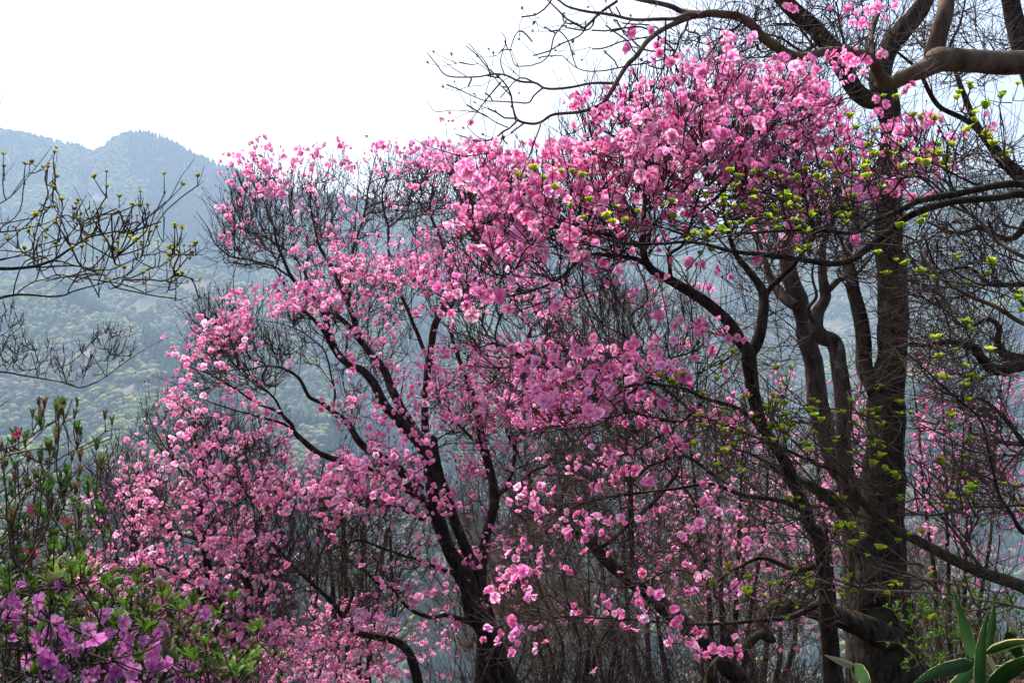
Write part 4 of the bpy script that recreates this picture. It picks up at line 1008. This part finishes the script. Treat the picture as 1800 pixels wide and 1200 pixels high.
# ---- purple azalea with fresh green leaves, bottom left
DQ = 2.2
tQ = Tree('purple_azalea_shrub', 'leafy azalea shrub with purple blossom in the bottom left corner', 'shrub', ground_under(40, DQ), spread=.20, bark_m=M_twigd, rtip=.0011)
for k in range(9):
    x1 = -60+k*48; y1 = 1085+8*math.sin(k*2)-(20 if k < 4 else -k*5)
    tQ.limb([(30+k*8, 1500, 8), (x1*.6+20, 1300, 7), (x1*.9, 1180, 4.5), (x1, y1, 2.6), (x1+25, y1-60, 1.4)], DQ+.15*math.sin(k*1.7), DQ+.25*math.cos(k*2.9), 'trunk' if k == 4 else 'branch', 8, world=[gbase(60+k*10, DQ, .02, .1)])
tQ.limb([(-80, 1330, 6), (-20, 1230, 5), (30, 1195, 4), (60, 1170, 3.5), (95, 1145, 3), (130, 1130, 2.2), (150, 1118, 1.4)], DQ-.1, DQ-.2)
cg = cells("""
950 0 0110
1000 0 345421
1050 0 666665431
1100 0 77888765320
1150 0 77777766530
""", 1.9)
T3 = tQ.place(cg, .2)
car = np.concatenate([T3[rng.random(len(T3)) < .45]-np.array([0, 0, 1])*.03, tQ.place(ell([(120, 1140, 150, 60, 90), (60, 1060, 90, 40, 40)]))])
tQ.grow(car, ka=.4); tQ.spurs(1.2, .06, .5, .7, r=.0012); dd = tQ.attach(T3)
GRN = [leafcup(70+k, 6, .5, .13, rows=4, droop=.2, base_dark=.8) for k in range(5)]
leaves(tQ, T3, unit(dd*.4+np.array([0, 0, 1.])), .034, GRN, [(.06, .13, .012), (.04, .09, .012), (.09, .17, .015), (.03, .055, .012), (.08, .07, .03)], 'leaves', M_leaf)  # leaf greens darkened, standing in for shade of trees overhead
pc = np.array([(18, 1078), (8, 1096), (55, 1068), (62, 1085), (78, 1078), (95, 1090), (70, 1100), (48, 1092), (14, 1156), (6, 1185), (98, 1160), (92, 1178), (125, 1120), (122, 1140), (148, 1112), (165, 1116), (197, 1112),
    (212, 1122), (230, 1128), (215, 1140), (226, 1160), (243, 1150), (252, 1172), (268, 1164), (276, 1120), (286, 1150), (292, 1176), (180, 1172), (172, 1190), (190, 1194), (240, 1192), (262, 1198), (110, 1170), (150, 1140), (300, 1196), (330, 1176), (20, 1120), (120, 1198), (215, 1198), (100, 1110)], float)
P3_ = tQ.place(pc, .10, -.22)
tQ.attach(P3_)
fp, fd, _ = cluster(None, np.concatenate([P3_, P3_+rng.normal(0, .035, P3_.shape)]), 1, 2, .022)
fd = unit(fd+np.array([0, -.35, .25]))
PURP = np.array([[.50, .14, .45], [.50, .19, .43], [.36, .09, .32], [.55, .26, .47]])
blossoms(tQ, fp, fd, .031, True, 100, M_purple, 'blossom', PURP, lib=STAR)
tQ.flush()

# ---- undergrowth: bare twiggy shrubs on the slope behind (three grown, the rest copies)
def copy_thing(r_, loc, rz, sc):
    c_ = r_.copy(); col.objects.link(c_); c_.location = loc; c_.rotation_euler = (0, 0, rz); c_.scale = (sc,)*3
    for ch in list(r_.children):
        k_ = ch.copy(); col.objects.link(k_); k_.parent = c_
    return c_
protos = []
for k in range(3):
    D = 10.0; px0 = 900+200*k
    tb = Tree('bare_shrub', 'bare brown twiggy shrub in the thicket behind the azaleas', 'shrub', ground_under(px0, D), 'bare shrubs in the thicket', spread=.55, twig_m=M_twigb if k != 1 else M_twigg, rtip=.0022, bark_m=M_dark)
    y0 = 600+F*(EYE-tb.base[2])/D
    for q in range(6):
        a = (q-2.5)/2.5
        tb.limb([(px0+a*40+9*math.sin(q*5+k), y0-60, 6), (px0+a*60+22*math.sin(q*7+k), y0-180, 4.5), (px0+a*130+15*math.sin(q*3), y0-320, 3.5), (px0+a*150, y0-440-30*math.cos(q*5), 2)], D+.5*math.sin(q*2+k), D+.9*math.sin(q*2+k), 'branch', 8, world=[gbase(px0+a*8, D, .04, .1)])
    car = tb.place(ell([(px0, y0-330, 200, 190, 560), (px0, y0-150, 160, 130, 240)]))
    tb.grow(car, ka=.6); tb.spurs(3.0, .32, .6, .45); tb.flush()
    protos.append(tb.root)
spots = [(1010, 9.6, .7), (1180, 12.4, 1.3), (1340, 14.2, 1.5), (1480, 13.2, 1.4), (1620, 14.6, 1.6), (1760, 14.6, 1.7), (1880, 14, 1.7), (1420, 16, 1.6), (1240, 15, 1.6), (1080, 13.6, 1.3),
         (930, 11.2, .95), (850, 10.2, .8), (760, 10.6, .7), (660, 10.6, .55), (1230, 7.2, .42), (1400, 7.0, .42), (1680, 6.6, .5), (1780, 6.0, .5), (1050, 7.2, .42), (960, 6.6, .35), (1130, 6.4, .36), (1300, 6.2, .35), (1460, 6.4, .4), (1550, 8.6, .6), (1700, 8.5, .7), (1330, 8.8, .6), (1190, 9, .6), (1840, 7.6, .8), (980, 8.6, .55), (1080, 9.2, .65), (1260, 9.6, .7), (1400, 9.4, .7), (1520, 10.5, .8), (1650, 10.5, .9), (1770, 10.5, .9), (1120, 10.5, .8), (880, 9.6, .5), (700, 9.8, .45), (580, 9.4, .4), (1120, 18.5, 1.5), (1240, 19, 1.7), (1350, 18, 2.2), (1470, 19, 2.3), (1590, 18, 2.3), (1700, 19, 2.4), (1820, 18, 2.4), (1940, 18, 2.3), (770, 16, .95)]
for i, (px, D, sc) in enumerate(spots):
    loc = ground_under(px, D); loc = (loc[0], loc[1], loc[2]-.1)
    if i < 3: r_ = protos[i]; r_.location = loc; r_.rotation_euler = (0, 0, i*1.3); r_.scale = (sc,)*3
    else: copy_thing(protos[i % 3], loc, i*2.399, sc*(1.2 if D > 11 else 1.1))

# ---- low brush and fallen leaves on the slope
n_ = 26000
ux = rng.uniform(-.35, .62, n_); uy = 4.5+rng.random(n_)**.8*16; gx_ = ux*uy; gz_ = ground_z(gx_, uy)
Rm = frames(unit(rng.normal(0, .45, (n_, 3))+np.array([0, 0, 1.])))
lv = np.array([[-.5, 0, 0], [0, -.3, .06], [.5, 0, .02], [0, .3, .06]]); lf = np.array([[0, 1, 2, 3]])
lp = np.array([[.16, .10, .05], [.10, .06, .035], [.22, .15, .08], [.07, .05, .03], [.12, .13, .05]])
V, f, T = scatter(lv, [lf], np.stack([gx_, uy, gz_+.012], 1), Rm, rng.uniform(.05, .11, n_), lp[rng.integers(0, 5, n_)])
o = mesh_np('leaf_litter', V, f, M_bud, tint=T); tag(o, 'brown fallen leaves lying on the slope under the thicket', 'leaf litter', kind='stuff')
n_ = 5200
ux = rng.uniform(-.3, .62, n_); uy = 5.2+rng.random(n_)*15; gx_ = ux*uy; a = np.stack([gx_, uy, ground_z(gx_, uy)-.03], 1)
hh = (.25+.55*np.clip(fbm2(gx_*.7, uy*.7, 2)+.5, 0, 1))*rng.uniform(.5, 1.3, n_)
d = unit(rng.normal(0, .75, (n_, 3))+np.array([0, 0, 1.])); chs = []; tp = []
for q in range(n_):
    p1 = a[q]+d[q]*hh[q]*.5+rng.normal(0, .03, 3); p2 = p1+unit(d[q]+rng.normal(0, .3, 3))*hh[q]*.5
    chs.append((np.array([a[q], p1, p2]), np.array([.004, .003, .0016])))
    for _ in range(3):
        e_ = p1+(p2-p1)*rng.random(); f_ = e_+unit(d[q]+rng.normal(0, .7, 3))*hh[q]*.35; chs.append((np.array([e_, (e_+f_)/2+rng.normal(0, .01, 3), f_]), np.array([.0025, .002, .0013]))); tp.append(f_)
V, qf = tubes(chs, 3); o = mesh_np('brush', V, [qf], M_twigd); tag(o, 'low tangled brushwood covering the slope under the thicket', 'brushwood', kind='stuff')

# ---- small leafy shrub low at the right
DW = 4.2
tW = Tree('leafy_shrub', 'low shrub with sparse fresh green leaves behind the bamboo grass', 'shrub', ground_under(1700, DW), spread=.25, twig_m=M_twigb, rtip=.0011)
for q in range(7):
    a = (q-3)/3
    tW.limb([(1700+a*20, 1330, 4), (1700+a*60, 1220, 3), (1700+a*95, 1140, 2), (1700+a*110, 1080, 1.2)], DW+.2*math.sin(q*2), DW+.3*math.sin(q*2), 'branch', 6, world=[gbase(1700+a*6, DW, .012, .05)])
car = tW.place(ell([(1700, 1130, 120, 70, 160)])); tW.grow(car); p2, d2 = tW.spurs(2.0, .1, .4, .6); tW.flush()
s_ = rng.random(len(p2)) < .8
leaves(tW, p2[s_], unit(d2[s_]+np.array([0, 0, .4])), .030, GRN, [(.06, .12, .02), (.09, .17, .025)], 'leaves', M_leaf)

# ---- bamboo grass, bottom right
m, t, n, b = nodes('bamboo_leaf'); L = t.links.new
uvn = n.new('ShaderNodeAttribute'); uvn.attribute_name = 'across'
sep = n.new('ShaderNodeSeparateColor'); L(uvn.outputs['Color'], sep.inputs[0])
tc = n.new('ShaderNodeTexCoord'); nz = n.new('ShaderNodeTexNoise'); nz.inputs['Scale'].default_value = 60; L(tc.outputs['Object'], nz.inputs['Vector'])
wob = n.new('ShaderNodeMath'); wob.operation = 'MULTIPLY_ADD'; L(nz.outputs[0], wob.inputs[0]); wob.inputs[1].default_value = .22; L(sep.outputs[0], wob.inputs[2])
cr = n.new('ShaderNodeValToRGB'); e = cr.color_ramp.elements; e[0].position = .945; e[0].color = (0, 0, 0, 1); e[1].position = .985; e[1].color = (1, 1, 1, 1)
addm = n.new('ShaderNodeMath'); addm.operation = 'ADD'; L(wob.outputs[0], addm.inputs[0]); L(sep.outputs[1], addm.inputs[1]); L(addm.outputs[0], cr.inputs[0])
wv = n.new('ShaderNodeMath'); wv.operation = 'SINE'; mm_ = n.new('ShaderNodeMath'); mm_.operation = 'MULTIPLY'; L(sep.outputs[0], mm_.inputs[0]); mm_.inputs[1].default_value = 55; L(mm_.outputs[0], wv.inputs[0])
g1 = n.new('ShaderNodeMix'); g1.data_type = 'RGBA'; L(wv.outputs[0], g1.inputs[0]); g1.inputs[6].default_value = (.007, .030, .003, 1); g1.inputs[7].default_value = (.014, .050, .006, 1)
g2 = n.new('ShaderNodeMix'); g2.data_type = 'RGBA'; L(cr.outputs[0], g2.inputs[0]); L(g1.outputs[2], g2.inputs[6]); g2.inputs[7].default_value = (.40, .33, .17, 1)
L(g2.outputs[2], b.inputs['Base Color']); b.inputs['Roughness'].default_value = .55; b.inputs['Specular IOR Level'].default_value = .06
bp = n.new('ShaderNodeBump'); bp.inputs['Strength'].default_value = .25; bp.inputs['Distance'].default_value = .002; L(wv.outputs[0], bp.inputs['Height']); L(bp.outputs[0], b.inputs['Normal'])
M_sasa = m
def sasa_leaf(rt, pts, hw, D0_, D1_, dry=0.0, fold=.16, tilt=0.0, name='leaf'):
    q = np.array(pts, float); D = np.linspace(D0_, D1_, len(q)); P = np.array([U(a, b_, d) for (a, b_), d in zip(q, D)])
    hw = hw*.88; P, _ = resample(P, np.ones(len(P)), 6)
    n_ = len(P); u = np.linspace(0, 1, n_)
    wd = hw/F*D0_*np.clip(np.minimum((u*5+.12)**.7, 1), 0, 1)*np.clip((1-u)*1.9, 0, 1)**.85
    T_ = unit(np.gradient(P, axis=0)); view = unit(P-np.array([0, 0, EYE])); side = unit(np.cross(T_, view+np.array([0, 0, tilt]))); nor = np.cross(side, T_)
    v = np.linspace(-1, 1, 9)
    V = P[:, None]+side[:, None]*(v[None, :, None]*wd[:, None, None])+nor[:, None]*((np.abs(v)*fold)[None, :, None]*wd[:, None, None])
    idx = np.arange(n_*9).reshape(n_, 9); Fq = np.stack([idx[:-1, :-1], idx[1:, :-1], idx[1:, 1:], idx[:-1, 1:]], -1).reshape(-1, 4)
    o = mesh_np(name, V.reshape(-1, 3), [Fq], M_sasa, rt)
    a = o.data.color_attributes.new('across', 'FLOAT_COLOR', 'POINT'); c_ = np.zeros((n_, 9, 4), np.float32); c_[..., 0] = np.abs(v)[None]*.88; c_[..., 1] = dry+.25*np.clip(u-.93, 0, 1)[:, None]*6; c_[..., 3] = 1
    a.data.foreach_set('color', c_.ravel())
    sm = o.modifiers.new('thickness', 'SOLIDIFY'); sm.thickness = .0003
    return o
DS = 1.5
rS = root('bamboo_grass', ground_under(1730, DS)); tag(rS, 'clump of dark green bamboo grass with cream edged leaves in the bottom right corner', 'bamboo grass')
def culm(rt, pts, D):
    P = np.array([U(a, b_, D) for a, b_, _ in pts]); gx_ = ground_under(pts[0][0], D)
    P = np.concatenate([[[gx_[0], gx_[1], gx_[2]-.05]], P]); r_ = np.array([.0028]+[q[2]/F*D for q in pts]); P, r_ = resample(P, r_, 5)
    V, qf = tubes([(P, r_)], 8); mesh_np('culm', V, [qf], M_culm, rt)
M_culm = plain('culm', (.12, .15, .05), .5)
culm(rS, [(1716, 1300, 2.5), (1714, 1220, 2.5), (1713, 1160, 2.2), (1720, 1135, 1.6)], DS+.01)
culm(rS, [(1772, 1320, 2.5), (1765, 1240, 2.5), (1745, 1190, 2.0), (1737, 1148, 1.5)], DS+.05)
sasa_leaf(rS, [(1713, 1160), (1702, 1125), (1690, 1082), (1674, 1033)], 12, DS, DS+.08)
sasa_leaf(rS, [(1722, 1235), (1723, 1170), (1727, 1120), (1738, 1070)], 11, DS-.04, DS+.02, tilt=.3)
sasa_leaf(rS, [(1733, 1150), (1740, 1120), (1746, 1085), (1747, 1052)], 8.5, DS+.06, DS+.1)
sasa_leaf(rS, [(1713, 1164), (1685, 1170), (1640, 1183), (1600, 1206)], 13, DS, DS-.2)
sasa_leaf(rS, [(1732, 1148), (1760, 1136), (1795, 1128), (1850, 1130)], 9, DS, DS-.2, dry=.22)
sasa_leaf(rS, [(1734, 1150), (1746, 1170), (1757, 1200), (1765, 1240)], 5, DS, DS-.02, dry=.9)
sasa_leaf(rS, [(1768, 1074), (1774, 1092), (1788, 1110), (1800, 1128)], 4.5, DS+.1, DS+.1, dry=.9)
sasa_leaf(rS, [(1770, 1110), (1780, 1130), (1795, 1155), (1815, 1180)], 12, DS+.2, DS+.2)
sasa_leaf(rS, [(1738, 1182), (1750, 1180), (1765, 1176), (1785, 1178)], 11, DS+.08, DS+.05, dry=.02)
sasa_leaf(rS, [(1735, 1215), (1765, 1185), (1800, 1163), (1850, 1140)], 15, DS-.1, DS-.25)
sasa_leaf(rS, [(1712, 1170), (1690, 1195), (1670, 1215), (1640, 1250)], 12, DS+.05, DS-.05)
rS2 = root('bamboo_grass', ground_under(1530, 1.5)); tag(rS2, 'single bleached bamboo grass shoot poking into the bottom edge, below the mossy trunk', 'bamboo grass')
culm(rS2, [(1520, 1330, 2.5), (1510, 1260, 2.2), (1502, 1180, 2)], 1.5)
sasa_leaf(rS2, [(1504, 1172), (1488, 1166), (1468, 1158), (1448, 1150)], 7, 1.5, 1.45, dry=.8)
sasa_leaf(rS2, [(1500, 1166), (1510, 1180), (1522, 1200), (1535, 1240)], 14, 1.5, 1.42, dry=.03)

# ------------------------------------------------------------------ haze
zt_, zb_ = 640, -500
V = np.array([[x, y, z] for z in (zb_, zt_) for x, y in ((-2900, -60), (2900, -60), (2900, 3250), (-2900, 3250))], float)
m = bpy.data.materials.new('haze_air'); m.use_nodes = True; n = m.node_tree.nodes; n.remove(n['Principled BSDF'])
pv = n.new('ShaderNodeVolumePrincipled'); pv.inputs['Color'].default_value = (.44, .60, .80, 1); pv.inputs['Density'].default_value = .00024; pv.inputs['Anisotropy'].default_value = .2
m.node_tree.links.new(pv.outputs[0], n['Material Output'].inputs['Volume'])
hz = mesh_np('haze', V, [np.array([[0, 3, 2, 1], [4, 5, 6, 7], [0, 1, 5, 4], [1, 2, 6, 5], [2, 3, 7, 6], [3, 0, 4, 7]])], m, smooth=False)
tag(hz, 'thin blue haze filling the valley', 'haze', kind='stuff')
